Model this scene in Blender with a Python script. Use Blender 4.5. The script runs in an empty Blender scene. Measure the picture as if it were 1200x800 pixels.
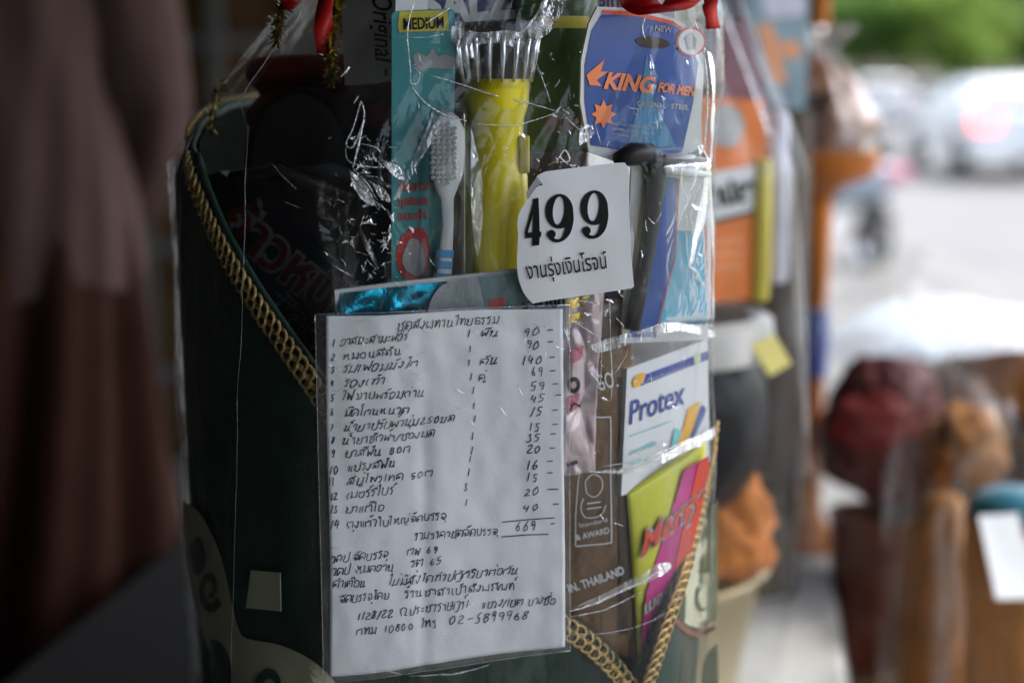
import bpy, bmesh, math, random
from mathutils import Vector, Matrix, noise
from mathutils.geometry import tessellate_polygon
R = math.radians
rnd = random.Random(7)
SC = bpy.context.scene
COL = SC.collection

# ------------------------------------------------------------------ camera
CAM = Vector((0, 0, 1.1)); PITCH = math.atan(300 / 1667.0); FPX = 1667.0
cd = bpy.data.cameras.new('camera'); cam = bpy.data.objects.new('camera', cd); COL.objects.link(cam)
cam.location = CAM; cam.rotation_euler = (R(90) - PITCH, 0, 0)
cd.sensor_width = 36; cd.lens = 50; cd.clip_start = 0.05; cd.clip_end = 2000
cd.dof.use_dof = True; cd.dof.focus_distance = 0.835; cd.dof.aperture_fstop = 2.6; cd.dof.aperture_blades = 0
SC.camera = cam
# ------------------------------------------------------------------ sky, sun, exposure
SUN_EL, SUN_AZ = R(58), R(70)          # azimuth measured from +Y (ahead) towards +X (street side)
W = bpy.data.worlds.new('World'); SC.world = W; W.use_nodes = True
nt = W.node_tree; nt.nodes.clear()
sky = nt.nodes.new('ShaderNodeTexSky'); sky.sky_type = 'NISHITA'; sky.sun_disc = False
sky.sun_elevation = SUN_EL; sky.sun_rotation = SUN_AZ; sky.dust_density = 4.0; sky.ozone_density = 1.0; sky.air_density = 1.0
hs = nt.nodes.new('ShaderNodeHueSaturation'); hs.inputs['Saturation'].default_value = 0.7
bg = nt.nodes.new('ShaderNodeBackground'); bg.inputs['Strength'].default_value = 0.15
wo = nt.nodes.new('ShaderNodeOutputWorld')
nt.links.new(sky.outputs[0], hs.inputs['Color']); nt.links.new(hs.outputs[0], bg.inputs['Color']); nt.links.new(bg.outputs[0], wo.inputs['Surface'])
sl = bpy.data.lights.new('sun', 'SUN'); sl.energy = 1.2; sl.angle = R(25); sl.color = (1.0, 0.97, 0.93)
so = bpy.data.objects.new('sun', sl); COL.objects.link(so)
sd = Vector((math.sin(SUN_AZ) * math.cos(SUN_EL), math.cos(SUN_AZ) * math.cos(SUN_EL), math.sin(SUN_EL)))
so.rotation_euler = sd.to_track_quat('Z', 'Y').to_euler(); so.location = (4, 2, 8)
SC.view_settings.view_transform = 'Standard'; SC.view_settings.look = 'None'
SC.view_settings.exposure = 2.0; SC.view_settings.gamma = 1.0
SC.render.engine = 'CYCLES'
SC.cycles.max_bounces = 10; SC.cycles.transparent_max_bounces = 32; SC.cycles.diffuse_bounces = 4; SC.cycles.glossy_bounces = 4
SC.cycles.use_denoising = True; SC.cycles.caustics_reflective = False; SC.cycles.caustics_refractive = False
SC.cycles.sample_clamp_indirect = 6.0

# ------------------------------------------------------------------ helpers: rays and surfaces
FW = Vector((0, math.cos(PITCH), -math.sin(PITCH))); UP = Vector((0, math.sin(PITCH), math.cos(PITCH)))
def ray(px, py): return FW + Vector((1, 0, 0)) * ((px - 600) / FPX) + UP * ((400 - py) / FPX)
def at(px, py, y): d = ray(px, py); return CAM + d * (y / d.y)       # a world point at distance y ahead
def atz(px, py, z): d = ray(px, py); return CAM + d * ((z - CAM.z) / d.z)

AX = Vector((-0.0455, 0.97)); NF = Vector((0.234, -0.972)).normalized()
class Plane:
    def __init__(s, p, n, bulge=None): s.p = Vector(p); s.n = Vector(n).normalized(); s.b = bulge
    def __call__(s, px, py, off=0.0):
        d = ray(px, py); t = (s.p - CAM).dot(s.n) / d.dot(s.n)
        return CAM + d * t + s.n * (off + (s.b(px, py) if s.b else 0.0))
def FP(dist, bulge=None): return Plane((AX.x + NF.x * dist, AX.y + NF.y * dist, 1), (NF.x, NF.y, 0), bulge)
def VP(a, b, py=400, lean=0.0, bulge=None):     # vertical plane through two (px, y) plan points
    p = at(a[0], py, a[1]); q = at(b[0], py, b[1])
    t = (q - p); t.z = 0; n = Vector((t.y, -t.x, 0)).normalized()
    if n.y > 0: n = -n
    n.z = lean
    return Plane(p, n, bulge)
def vor(p):
    d, _ = noise.voronoi(p, distance_metric='DISTANCE', exponent=2.5); return min(d[1] - d[0], .45)
class Body:                                      # rounded prism: circle of radius r cut by the flat front at pd
    def __init__(s, cx, cy, r, pd): s.cx, s.cy, s.r, s.pd = cx, cy, r, pd
    def prof(s, z): return s.cx, s.cy, s.r, s.pd
    def rad(s, a, z):
        cx, cy, r, pd = s.prof(z)
        c = math.sin(a) * NF.x - math.cos(a) * NF.y          # a=0 towards the camera, a>0 to the right
        if c <= 0.05: return r
        q = pd / c; k = 60.0
        return (r ** -k + q ** -k) ** (-1 / k)
    def pt(s, a, z, off=0.0):
        cx, cy, r, pd = s.prof(z); q = s.rad(a, z) + off
        return Vector((cx + q * math.sin(a), cy - q * math.cos(a), z))
    def __call__(s, px, py, off=0.0):
        d = ray(px, py); z = 1.0; p = None
        for _ in range(5):
            cx, cy, r, pd = s.prof(z); r += off; pd += off
            o = Vector((CAM.x - cx, CAM.y - cy)); v = Vector((d.x, d.y))
            A = v.dot(v); B = o.dot(v); Cc = o.dot(o) - r * r; D = B * B - A * Cc
            tc = (-B - math.sqrt(D)) / A if D > 0 else -B / A
            tp = (pd - o.dot(NF)) / v.dot(NF)
            t = max(tc, tp) if D > 0 else tc
            p = CAM + d * t; z = p.z
        return p
def lerp_tab(tab, x):
    if x <= tab[0][0]: return tab[0][1]
    for (a, u), (b, v) in zip(tab, tab[1:]):
        if x <= b:
            k = (x - a) / (b - a); return u + (v - u) * k
    return tab[-1][1]

# ------------------------------------------------------------------ helpers: objects
def obj(name, me, m=None, parent=None):
    if isinstance(me, bmesh.types.BMesh):
        d = bpy.data.meshes.new(name); me.to_mesh(d); me.free(); me = d
    o = bpy.data.objects.new(name, me); COL.objects.link(o)
    if m is not None and not me.materials: me.materials.append(m)
    if parent: o.parent = parent; o.matrix_parent_inverse = Matrix.Translation(-parent.location) if parent.type == 'EMPTY' and not parent.parent else Matrix()
    return o
def tag(o, label, cat, group=None, kind=None):
    if label: o['label'] = label
    if cat: o['category'] = cat
    if group: o['group'] = group
    if kind: o['kind'] = kind
    return o
def thing(name, loc, label, cat, group=None):
    o = bpy.data.objects.new(name, None); COL.objects.link(o); o.location = loc; o.empty_display_size = 0.05
    return tag(o, label, cat, group)
def struct(o): o['kind'] = 'structure'; return o
def smooth(o, ang=None):
    for p in o.data.polygons: p.use_smooth = True
    if ang:
        try: o.data.set_sharp_from_angle(angle=R(ang))
        except Exception: pass
    return o
def from_py(name, v, f, m, parent=None, sm=False):
    me = bpy.data.meshes.new(name); me.from_pydata([tuple(x) for x in v], [], f); me.update()
    o = obj(name, me, m, parent)
    bm = bmesh.new(); bm.from_mesh(me); bmesh.ops.recalc_face_normals(bm, faces=bm.faces); bm.to_mesh(me); bm.free()
    if sm: smooth(o)
    return o
def grid(name, fn, nu, nv, m, parent=None, closed=False, thick=0.0):
    v = []; f = []
    for j in range(nv + 1):
        for i in range(nu + (0 if closed else 1)): v.append(fn(i / nu, j / nv))
    w = nu if closed else nu + 1
    for j in range(nv):
        for i in range(nu):
            a = j * w + i; b = j * w + (i + 1) % w; f.append((a, b, b + w, a + w))
    me = bpy.data.meshes.new(name); me.from_pydata([tuple(x) for x in v], [], f); me.update()
    o = obj(name, me, m, parent); smooth(o)
    if thick:
        md = o.modifiers.new('thickness', 'SOLIDIFY'); md.thickness = thick; md.offset = 0
    return o
def box_bm(bm, c, s, rot=None, bev=0.0):
    r = bmesh.ops.create_cube(bm, size=1.0); vs = r['verts']
    for v in vs:
        p = Vector((v.co.x * s[0], v.co.y * s[1], v.co.z * s[2]))
        if rot is not None: p = rot @ p
        v.co = p + Vector(c)
    if bev:
        es = list({e for v in vs for e in v.link_edges})
        bmesh.ops.bevel(bm, geom=es, offset=bev, segments=2, affect='EDGES', profile=0.5)
def box(name, c, s, m, parent=None, rot=None, bev=0.0):
    bm = bmesh.new(); box_bm(bm, c, s, rot, bev); return obj(name, bm, m, parent)
def tube_bm(bm, pts, rad, n=8, cap=True, flat=1.0, upv=None):
    pts = [Vector(p) for p in pts]
    rads = rad if isinstance(rad, (list, tuple)) else [rad] * len(pts)
    rings = []; prev = upv
    for i, p in enumerate(pts):
        t = (pts[min(i + 1, len(pts) - 1)] - pts[max(i - 1, 0)])
        if t.length < 1e-9: t = Vector((0, 0, 1))
        t.normalize()
        u = prev if prev is not None else (Vector((0, 0, 1)) if abs(t.z) < .9 else Vector((1, 0, 0)))
        s = t.cross(u)
        if s.length < 1e-6: s = t.cross(Vector((1, 0.3, 0.2)))
        s.normalize(); u = s.cross(t).normalized(); prev = u if upv is None else upv
        rings.append([bm.verts.new(p + (s * math.cos(k * 2 * math.pi / n) + u * flat * math.sin(k * 2 * math.pi / n)) * max(rads[i], 1e-5)) for k in range(n)])
    for a, b in zip(rings, rings[1:]):
        for k in range(n): bm.faces.new((a[k], a[(k + 1) % n], b[(k + 1) % n], b[k]))
    if cap:
        try: bm.faces.new(rings[0][::-1]); bm.faces.new(rings[-1])
        except Exception: pass
def tube(name, pts, rad, m, parent=None, n=8, **k):
    bm = bmesh.new(); tube_bm(bm, pts, rad, n, **k); return smooth(obj(name, bm, m, parent), 50)
def lathe(name, c, prof, m, parent=None, n=48, cap=True, mod=None, axis=None):
    """prof: list of (r, z) above c"""
    bm = bmesh.new(); rings = []
    c = Vector(c)
    for r, z in prof:
        ring = []
        for k in range(n):
            a = 2 * math.pi * k / n; q = r * (mod(a, z) if mod else 1.0)
            p = Vector((q * math.cos(a), q * math.sin(a), z))
            if axis is not None: p = axis @ p
            ring.append(bm.verts.new(c + p))
        rings.append(ring)
    for a, b in zip(rings, rings[1:]):
        for k in range(n): bm.faces.new((a[k], a[(k + 1) % n], b[(k + 1) % n], b[k]))
    if cap:
        bm.faces.new(rings[0][::-1]); bm.faces.new(rings[-1])
    return smooth(obj(name, bm, m, parent), 40)
def prism(name, poly, surf, thick, m, parent=None, off=0.0, edge=None):
    """solid board: its outline lies on a surface, its thickness goes inward"""
    f = [surf(x, y, off) for x, y in poly]
    n = surf.n if isinstance(surf, Plane) else NF.to_3d()
    b = [p - n * thick for p in f]; k = len(f)
    faces = [tuple(range(k)), tuple(range(2 * k - 1, k - 1, -1))] + [(i, i + k, (i + 1) % k + k, (i + 1) % k) for i in range(k)]
    o = from_py(name, f + b, faces, m, parent)
    return o
def split(v, t, maxlen):
    v = [Vector(p) for p in v]
    for _ in range(5):
        L = max(((v[a] - v[b]).length for tri in t for a, b in ((tri[0], tri[1]), (tri[1], tri[2]), (tri[2], tri[0]))), default=0)
        if L <= maxlen or len(t) > 6000: break
        mid = {}; nt_ = []
        def m(a, b):
            k = (min(a, b), max(a, b))
            if k not in mid: mid[k] = len(v); v.append((v[a] + v[b]) / 2)
            return mid[k]
        for a, b, c in t:
            ab, bc, ca = m(a, b), m(b, c), m(c, a)
            nt_ += [(a, ab, ca), (ab, b, bc), (ca, bc, c), (ab, bc, ca)]
        t = nt_
    return v, t
class Ink:
    """flat print collected in picture units of a surface, laid on it as one mesh"""
    def __init__(s): s.v = []; s.f = []
    def add2(s, v2, tris, surf, off, maxlen=40):
        v2, tris = split([Vector((p[0], p[1], 0)) for p in v2], tris, maxlen)
        k = len(s.v); s.v += [surf(p.x, p.y, off) for p in v2]; s.f += [tuple(i + k for i in t) for t in tris]
    def poly(s, loops, surf, off=0.0004, maxlen=40):
        if not isinstance(loops[0][0], (list, tuple)): loops = [loops]
        lo = [[Vector((x, y, 0)) for x, y in l] for l in loops]
        tr = tessellate_polygon(lo); flat = [p for l in lo for p in l]
        s.add2([(p.x, p.y) for p in flat], [tuple(t) for t in tr], surf, off, maxlen); return s
    def line(s, pts, w, surf, off=0.0004, w2=None):
        pts = [Vector((p[0], p[1])) for p in pts]; L = []; Rr = []
        for i, p in enumerate(pts):
            t = pts[min(i + 1, len(pts) - 1)] - pts[max(i - 1, 0)]
            if t.length < 1e-6: t = Vector((1, 0))
            t.normalize(); n = Vector((-t.y, t.x)); k = i / max(1, len(pts) - 1)
            ww = w if w2 is None else w + (w2 - w) * k
            L.append(p + n * ww / 2); Rr.append(p - n * ww / 2)
        m = len(pts); tr = []
        for i in range(m - 1): tr += [(i, i + 1, m + i), (i + 1, m + i + 1, m + i)]
        s.add2([(p.x, p.y) for p in L + Rr], tr, surf, off, 60); return s
    def text(s, body, p0, p1, h, surf, off=0.0004, bold=0.0, shear=0.0, up=None, fit=True, maxlen=30):
        v, t = text_mesh(body, bold, shear)
        if not v: return s
        x0 = min(a[0] for a in v); x1 = max(a[0] for a in v)
        a = Vector(p0); d = Vector(p1) - a; ex = d / (x1 - x0)
        u = Vector(up).normalized() if up else Vector((d.y, -d.x)).normalized()
        ey = u * (h / 0.73)
        s.add2([tuple(a + ex * (q[0] - x0) + ey * q[1]) for q in v], t, surf, off, maxlen); return s
    def build(s, name, m, parent=None):
        return from_py_raw(name, s.v, s.f, m, parent)
def from_py_raw(name, v, f, m, parent):
    me = bpy.data.meshes.new(name); me.from_pydata([tuple(x) for x in v], [], f); me.update()
    return obj(name, me, m, parent)
_tc = {}
def text_mesh(body, bold=0.0, shear=0.0):
    k = (body, bold, shear)
    if k in _tc: return _tc[k]
    c = bpy.data.curves.new('lettering_curve', 'FONT'); c.body = body; c.size = 1.0; c.offset = bold; c.shear = shear; c.resolution_u = 4
    o = bpy.data.objects.new('lettering_curve', c); COL.objects.link(o)
    bpy.context.view_layer.update()
    me = o.evaluated_get(bpy.context.evaluated_depsgraph_get()).to_mesh()
    me.calc_loop_triangles()
    v = [(p.co.x, p.co.y) for p in me.vertices]; t = [tuple(x.vertices) for x in me.loop_triangles]
    o.to_mesh_clear(); bpy.data.objects.remove(o); bpy.data.curves.remove(c)
    _tc[k] = (v, t); return v, t
def ell(cx, cy, rx, ry, n=28, rot=0.0, a0=0, a1=360):
    out = []
    full = abs(a1 - a0) >= 360
    for i in range(n + (0 if full else 1)):
        a = R(a0 + (a1 - a0) * i / n); x = rx * math.cos(a); y = ry * math.sin(a)
        out.append((cx + x * math.cos(rot) - y * math.sin(rot), cy + x * math.sin(rot) + y * math.cos(rot)))
    return out
def cr(pts, n=5):                                     # Catmull-Rom through points
    P = [Vector((*p, 0)) if len(p) == 2 else Vector(p) for p in pts]; out = []
    for i in range(len(P) - 1):
        a, b, c, d = P[max(i - 1, 0)], P[i], P[i + 1], P[min(i + 2, len(P) - 1)]
        for k in range(n):
            t = k / n
            out.append(0.5 * ((2 * b) + (c - a) * t + (2 * a - 5 * b + 4 * c - d) * t * t + (3 * b - a - 3 * c + d) * t ** 3))
    out.append(P[-1]); return out
def cr2(pts, n=5): return [(p.x, p.y) for p in cr(pts, n)]

# ------------------------------------------------------------------ helpers: materials
def mat(name, col, rough=0.6, metal=0.0, var=0.12, scale=30, bump=0.15, bscale=120, coat=0.0, emit=None, spec=0.32, dist=0.001, sheen=0.0, trans=0.0, alpha=1.0):
    m = bpy.data.materials.new(name); m.use_nodes = True; n = m.node_tree; b = n.nodes['Principled BSDF']
    tc = n.nodes.new('ShaderNodeTexCoord'); nz = n.nodes.new('ShaderNodeTexNoise'); nz.inputs['Scale'].default_value = scale; nz.inputs['Detail'].default_value = 4
    n.links.new(tc.outputs['Object'], nz.inputs['Vector'])
    rp = n.nodes.new('ShaderNodeValToRGB')
    rp.color_ramp.elements[0].position = 0.3; rp.color_ramp.elements[1].position = 0.7
    rp.color_ramp.elements[0].color = (*[max(0, c * (1 - var)) for c in col], 1); rp.color_ramp.elements[1].color = (*[min(1, c * (1 + var)) for c in col], 1)
    n.links.new(nz.outputs['Fac'], rp.inputs['Fac']); n.links.new(rp.outputs['Color'], b.inputs['Base Color'])
    b.inputs['Roughness'].default_value = rough; b.inputs['Metallic'].default_value = metal
    b.inputs['Specular IOR Level'].default_value = spec; b.inputs['Coat Weight'].default_value = coat; b.inputs['Coat Roughness'].default_value = 0.12
    b.inputs['Sheen Weight'].default_value = sheen; b.inputs['Transmission Weight'].default_value = trans; b.inputs['Alpha'].default_value = alpha
    if emit: b.inputs['Emission Color'].default_value = (*emit[:3], 1); b.inputs['Emission Strength'].default_value = emit[3]
    if bump:
        n2 = n.nodes.new('ShaderNodeTexNoise'); n2.inputs['Scale'].default_value = bscale; n2.inputs['Detail'].default_value = 5
        n.links.new(tc.outputs['Object'], n2.inputs['Vector'])
        bp = n.nodes.new('ShaderNodeBump'); bp.inputs['Strength'].default_value = bump; bp.inputs['Distance'].default_value = dist
        n.links.new(n2.outputs['Fac'], bp.inputs['Height']); n.links.new(bp.outputs['Normal'], b.inputs['Normal'])
    return m
def film_mat(name, base=0.03, k=1.0, rough=0.06, haze=0.02, bump=0.35, bscale=45, tint=(0.97, 0.98, 0.98), hazecol=(.8, .82, .84), cap=1.0):
    """clear plastic: a transparent sheet with a mirror-like skin and a little milky scatter"""
    m = bpy.data.materials.new(name); m.use_nodes = True; n = m.node_tree; n.nodes.clear()
    out = n.nodes.new('ShaderNodeOutputMaterial'); tr = n.nodes.new('ShaderNodeBsdfTransparent'); tr.inputs[0].default_value = (*tint, 1)
    gl = n.nodes.new('ShaderNodeBsdfGlossy'); gl.inputs['Roughness'].default_value = rough; gl.inputs['Color'].default_value = (.95, .97, 1, 1)
    df = n.nodes.new('ShaderNodeBsdfDiffuse'); df.inputs['Color'].default_value = (*hazecol, 1)
    tc = n.nodes.new('ShaderNodeTexCoord'); mp = n.nodes.new('ShaderNodeMapping'); mp.inputs['Scale'].default_value = (1, 1, 0.55)
    n.links.new(tc.outputs['Object'], mp.inputs['Vector'])
    nz = n.nodes.new('ShaderNodeTexNoise'); nz.inputs['Scale'].default_value = bscale; nz.inputs['Detail'].default_value = 3; nz.inputs['Distortion'].default_value = 1.2
    n.links.new(mp.outputs[0], nz.inputs['Vector'])
    bp = n.nodes.new('ShaderNodeBump'); bp.inputs['Strength'].default_value = bump; bp.inputs['Distance'].default_value = 0.004
    n.links.new(nz.outputs['Fac'], bp.inputs['Height'])
    vo = n.nodes.new('ShaderNodeTexVoronoi'); vo.feature = 'DISTANCE_TO_EDGE'; vo.inputs['Scale'].default_value = bscale * .55
    wp = n.nodes.new('ShaderNodeVectorMath'); wp.operation = 'MULTIPLY_ADD'; wp.inputs[1].default_value = (.03, .03, .03)
    n.links.new(nz.outputs['Color'], wp.inputs[0]); n.links.new(mp.outputs[0], wp.inputs[2]); n.links.new(wp.outputs[0], vo.inputs['Vector'])
    cl = n.nodes.new('ShaderNodeMath'); cl.operation = 'MINIMUM'; cl.inputs[1].default_value = .12; n.links.new(vo.outputs['Distance'], cl.inputs[0])
    b2 = n.nodes.new('ShaderNodeBump'); b2.inputs['Strength'].default_value = bump * 1.3; b2.inputs['Distance'].default_value = 0.006
    n.links.new(cl.outputs[0], b2.inputs['Height']); n.links.new(bp.outputs[0], b2.inputs['Normal']); bp = b2
    fr = n.nodes.new('ShaderNodeFresnel'); fr.inputs['IOR'].default_value = 1.5
    n.links.new(bp.outputs[0], fr.inputs['Normal']); n.links.new(bp.outputs[0], gl.inputs['Normal'])
    ma = n.nodes.new('ShaderNodeMath'); ma.operation = 'MULTIPLY_ADD'; ma.use_clamp = True; ma.inputs[1].default_value = k; ma.inputs[2].default_value = base
    fm = n.nodes.new('ShaderNodeMath'); fm.operation = 'MINIMUM'; fm.inputs[1].default_value = cap; n.links.new(fr.outputs[0], fm.inputs[0]); n.links.new(fm.outputs[0], ma.inputs[0])
    m1 = n.nodes.new('ShaderNodeMixShader'); n.links.new(ma.outputs[0], m1.inputs[0]); n.links.new(tr.outputs[0], m1.inputs[1]); n.links.new(gl.outputs[0], m1.inputs[2])
    n3 = n.nodes.new('ShaderNodeTexNoise'); n3.inputs['Scale'].default_value = 14; n3.inputs['Detail'].default_value = 5; n.links.new(tc.outputs['Object'], n3.inputs['Vector'])
    mr = n.nodes.new('ShaderNodeMapRange'); mr.inputs[1].default_value = .4; mr.inputs[2].default_value = .75; mr.inputs[3].default_value = haze * .35; mr.inputs[4].default_value = haze * 2
    n.links.new(n3.outputs['Fac'], mr.inputs[0])
    m2 = n.nodes.new('ShaderNodeMixShader'); n.links.new(mr.outputs[0], m2.inputs[0]); n.links.new(m1.outputs[0], m2.inputs[1]); n.links.new(df.outputs[0], m2.inputs[2])
    n.links.new(m2.outputs[0], out.inputs['Surface'])
    return m
M = {}
def mk(k, *a, **kw): M[k] = mat(k, *a, **kw); return M[k]
M['film'] = film_mat('cellophane', base=0.0, k=0.6, rough=0.10, haze=0.012, cap=.36, bump=.45)
M['film_far'] = film_mat('cellophane_far', base=0.0, k=.36, rough=0.12, haze=0.006, cap=.4)
M['film_whitened'] = film_mat('whitened_film', base=0.22, k=1.2, rough=0.22, haze=0.20, bump=.5, bscale=160)  # milky white mixed in, so creases read as highlights
M['film_whitened_soft'] = film_mat('whitened_film_soft', base=0.12, k=1.2, rough=0.25, haze=0.10, bump=.4, bscale=70)
M['sleeve'] = film_mat('plastic_sleeve', base=0.005, k=.7, rough=0.16, haze=0.02, bump=.22, bscale=38)
M['sleeve_weld_glint'] = film_mat('sleeve_weld_glint', base=.06, k=1.0, rough=.2, haze=.05, bump=.4, bscale=90)
M['clear'] = film_mat('clear_plastic', base=0.0, k=.5, rough=0.08, haze=0.01, bump=.1, bscale=60)
mk('paper', (.83, .84, .86), .75, var=.03, scale=18, bump=.25, bscale=260, dist=.0006)
mk('sticker_paper', (.83, .84, .86), .6, var=.02, bump=.15, bscale=120)
mk('paper_grey', (.38, .38, .40), .7)
mk('pen', (.02, .022, .05), .5, bump=0, spec=.08)
mk('black_ink', (.012, .012, .013), .45, bump=0, spec=.08)
mk('fabric', (.014, .044, .028), .5, var=.25, scale=40, bump=.5, bscale=900, spec=.3)
mk('fabric_trim', (.016, .050, .036), .5, var=.2, bump=.5, bscale=700)
mk('cream', (.55, .55, .38), .5, var=.15, scale=50, bump=.4, bscale=900)
mk('scroll_green', (.03, .085, .05), .5, var=.2, bump=.4, bscale=900)
mk('scroll_brown', (.22, .09, .05), .55, bump=.4)
mk('gold_braid', (.66, .46, .18), .30, metal=.6, var=.25, scale=300, bump=.8, bscale=900, dist=.002)
mk('teal', (.06, .36, .38), .3, var=.08, scale=12, coat=.3)
mk('yellow', (.92, .76, .008), .28, var=.05, coat=.4, bump=.05)
mk('label_yellow', (.72, .60, .07), .35, bump=.05)
mk('red_print', (.55, .05, .05), .4, bump=.05)
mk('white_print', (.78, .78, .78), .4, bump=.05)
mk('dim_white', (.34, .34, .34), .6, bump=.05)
mk('grey_print', (.42, .42, .42), .4, bump=.05)
mk('white_plastic', (.72, .73, .75), .3, var=.03, bump=.05, coat=.3)
mk('bristle', (.74, .75, .74), .6, var=.05, bump=.2)
mk('blue_grip', (.07, .32, .60), .4, bump=.05)
mk('navy', (.018, .022, .15), .35, coat=.3, bump=.05)
mk('razor_blue', (.003, .065, .34), .3, var=.22, scale=22, coat=.5, bump=.05)
mk('razor_teal', (.05, .22, .42), .3, coat=.4, bump=.05)
mk('razor_cyan', (.04, .42, .62), .3, var=.15, coat=.4, bump=.05)
mk('orange_print', (.85, .24, .09), .4, bump=.05)
mk('dark_plastic', (.02, .02, .022), .4, bump=.1)
mk('rubber', (.05, .05, .05), .55, bump=.4, bscale=400)
mk('card_white', (.70, .71, .72), .45, var=.03, bump=.05, coat=.2)
mk('green_pouch', (.07, .14, .03), .35, var=.4, scale=25, coat=.4, bump=.3, bscale=60, dist=.004)
mk('brown_pouch', (.16, .082, .028), .3, var=.45, scale=22, coat=.5, bump=.8, bscale=45, dist=.005)
mk('dark_brown', (.055, .035, .022), .5, var=.3, bump=.4)
mk('gold_foil', (.80, .60, .18), .25, metal=.8, var=.2, bump=.4)
mk('silver_pink', (.62, .50, .52), .22, metal=.35, var=.15, scale=25, bump=.25, bscale=40, dist=.004)
mk('pink', (.70, .22, .30), .4, bump=.1)
mk('foil_cyan', (.02, .40, .62), .24, metal=.9, var=.5, scale=18, bump=.7, bscale=40, dist=.005)
mk('sachet_grey', (.34, .38, .39), .4, var=.15, scale=25, bump=.6, bscale=50, dist=.004)
mk('sachet_teal', (.14, .25, .28), .35, var=.2, scale=15, bump=.4)
mk('protex_blue', (.03, .06, .30), .4, bump=.05)
mk('protex_orange', (.82, .42, .04), .4, bump=.05)
mk('protex_aqua', (.18, .55, .55), .4, bump=.05)
mk('lime', (.62, .62, .03), .35, var=.1, coat=.4, bump=.3, bscale=60, dist=.003)
mk('magenta', (.55, .03, .22), .35, var=.2, coat=.4, bump=.1)
mk('scarlet', (.70, .08, .04), .35, var=.1, coat=.3, bump=.1)
mk('ribbon_red', (.55, .015, .012), .3, var=.15, coat=.3, bump=.2)
mk('tinsel', (.45, .36, .05), .25, metal=.8, var=.6, scale=200, bump=.8)
mk('shoe', (.012, .012, .013), .55, bump=.4, bscale=300)
mk('shoe_grey', (.05, .05, .052), .6, bump=.4, bscale=300)
mk('navy_packet', (.012, .014, .035), .35, coat=.3, bump=.4, bscale=60, dist=.004)
mk('red_cloth', (.20, .013, .011), .6, var=.2, bump=.5, bscale=300)
mk('pale_sticker', (.62, .66, .45), .6, bump=.1)

# ------------------------------------------------------------------ setting
mk('concrete', (.15, .148, .144), .85, var=.18, scale=1.5, bump=.4, bscale=60, dist=.003)
mk('asphalt', (.145, .145, .145), .8, var=.15, scale=.8, bump=.5, bscale=90, dist=.004)
mk('kerb', (.17, .17, .165), .8, var=.15, bump=.3)
mk('white_line', (.75, .75, .72), .6, var=.1)
mk('verge', (.07, .13, .03), .9, var=.4, scale=3, bump=.6)
struct(grid('ground', lambda u, v: Vector((-300 + 600 * u, -60 + 500 * v, -0.14)), 4, 4, M['verge']))
struct(grid('road', lambda u, v: Vector((1.80 + 16 * u + (v * 130 - 20) * .1008, -20 + 130 * v, -0.125)), 4, 30, M['asphalt']))
def slab(name, x0, x1, y0, y1, z0, z1, m, parent=None, bev=0): return box(name, ((x0 + x1) / 2, (y0 + y1) / 2, (z0 + z1) / 2), (x1 - x0, y1 - y0, z1 - z0), m, parent, None, bev)
def band(name, l0, l1, z0, z1, m):
    bm = bmesh.new(); c = [(l0 - .9, -8), (l1 - .9, -8), (l1 + 12, 120), (l0 + 12, 120)]
    a = [bm.verts.new((x, y, z1)) for x, y in c]; b = [bm.verts.new((x, y, z0)) for x, y in c]
    bm.faces.new(a); bm.faces.new(b[::-1])
    for i in range(4): bm.faces.new((a[i], b[i], b[(i + 1) % 4], a[(i + 1) % 4]))
    return struct(obj(name, bm, m))
band('pavement', -9, 1.8, -.135, 0, M['concrete']); band('kerb', 1.803, 1.95, -.135, .004, M['kerb'])
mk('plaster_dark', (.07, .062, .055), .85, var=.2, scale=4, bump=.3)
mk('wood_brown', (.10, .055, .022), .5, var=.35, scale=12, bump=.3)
mk('frame_grey', (.16, .16, .16), .5, bump=.1)
mk('shade_cloth', (.05, .055, .055), .8, var=.15, bump=.2)
mk('steel', (.35, .36, .37), .4, metal=.8, bump=.1)
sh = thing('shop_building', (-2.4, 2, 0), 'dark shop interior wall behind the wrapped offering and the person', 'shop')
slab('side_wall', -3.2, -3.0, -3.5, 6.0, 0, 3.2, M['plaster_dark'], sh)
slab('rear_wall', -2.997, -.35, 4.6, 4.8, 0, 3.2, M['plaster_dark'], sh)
slab('light_block_wall', -2.997, 1.0, -1.5, -1.35, 0, 3.2, M['plaster_dark'], sh)  # unseen wall behind the camera, added against sky light and reflections
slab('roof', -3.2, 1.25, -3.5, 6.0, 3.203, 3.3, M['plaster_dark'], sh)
aw = thing('unseen_awning', (0, 1, 2.5), 'unseen grey cloth awning added over the stall to block sky light', 'awning')  # out of view; added to keep sky light off the stall
grid('shade_sheet', lambda u, v: Vector((-.9 + 2.35 * u, -3.2 + 8 * v, 2.62 - .50 * u + .015 * math.sin(v * 40))), 6, 60, M['shade_cloth'], aw, thick=.004)
for yy in (-3.1, .8, 4.7): tube('shade_pole', [(-.9, yy, 2.58), (1.45, yy, 2.08)], .018, M['steel'], aw)
# cabinet seen dim in the upper left
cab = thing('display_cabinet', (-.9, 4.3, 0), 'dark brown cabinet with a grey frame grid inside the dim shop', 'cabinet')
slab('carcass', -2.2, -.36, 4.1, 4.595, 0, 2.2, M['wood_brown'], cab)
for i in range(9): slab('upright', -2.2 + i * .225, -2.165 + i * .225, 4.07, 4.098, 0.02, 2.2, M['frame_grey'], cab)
for zz in (.25, .62, .98, 1.2, 1.42, 1.8): slab('rail', -2.2, -.36, 4.085, 4.0965, zz, zz + .035, M['frame_grey'], cab)
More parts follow.
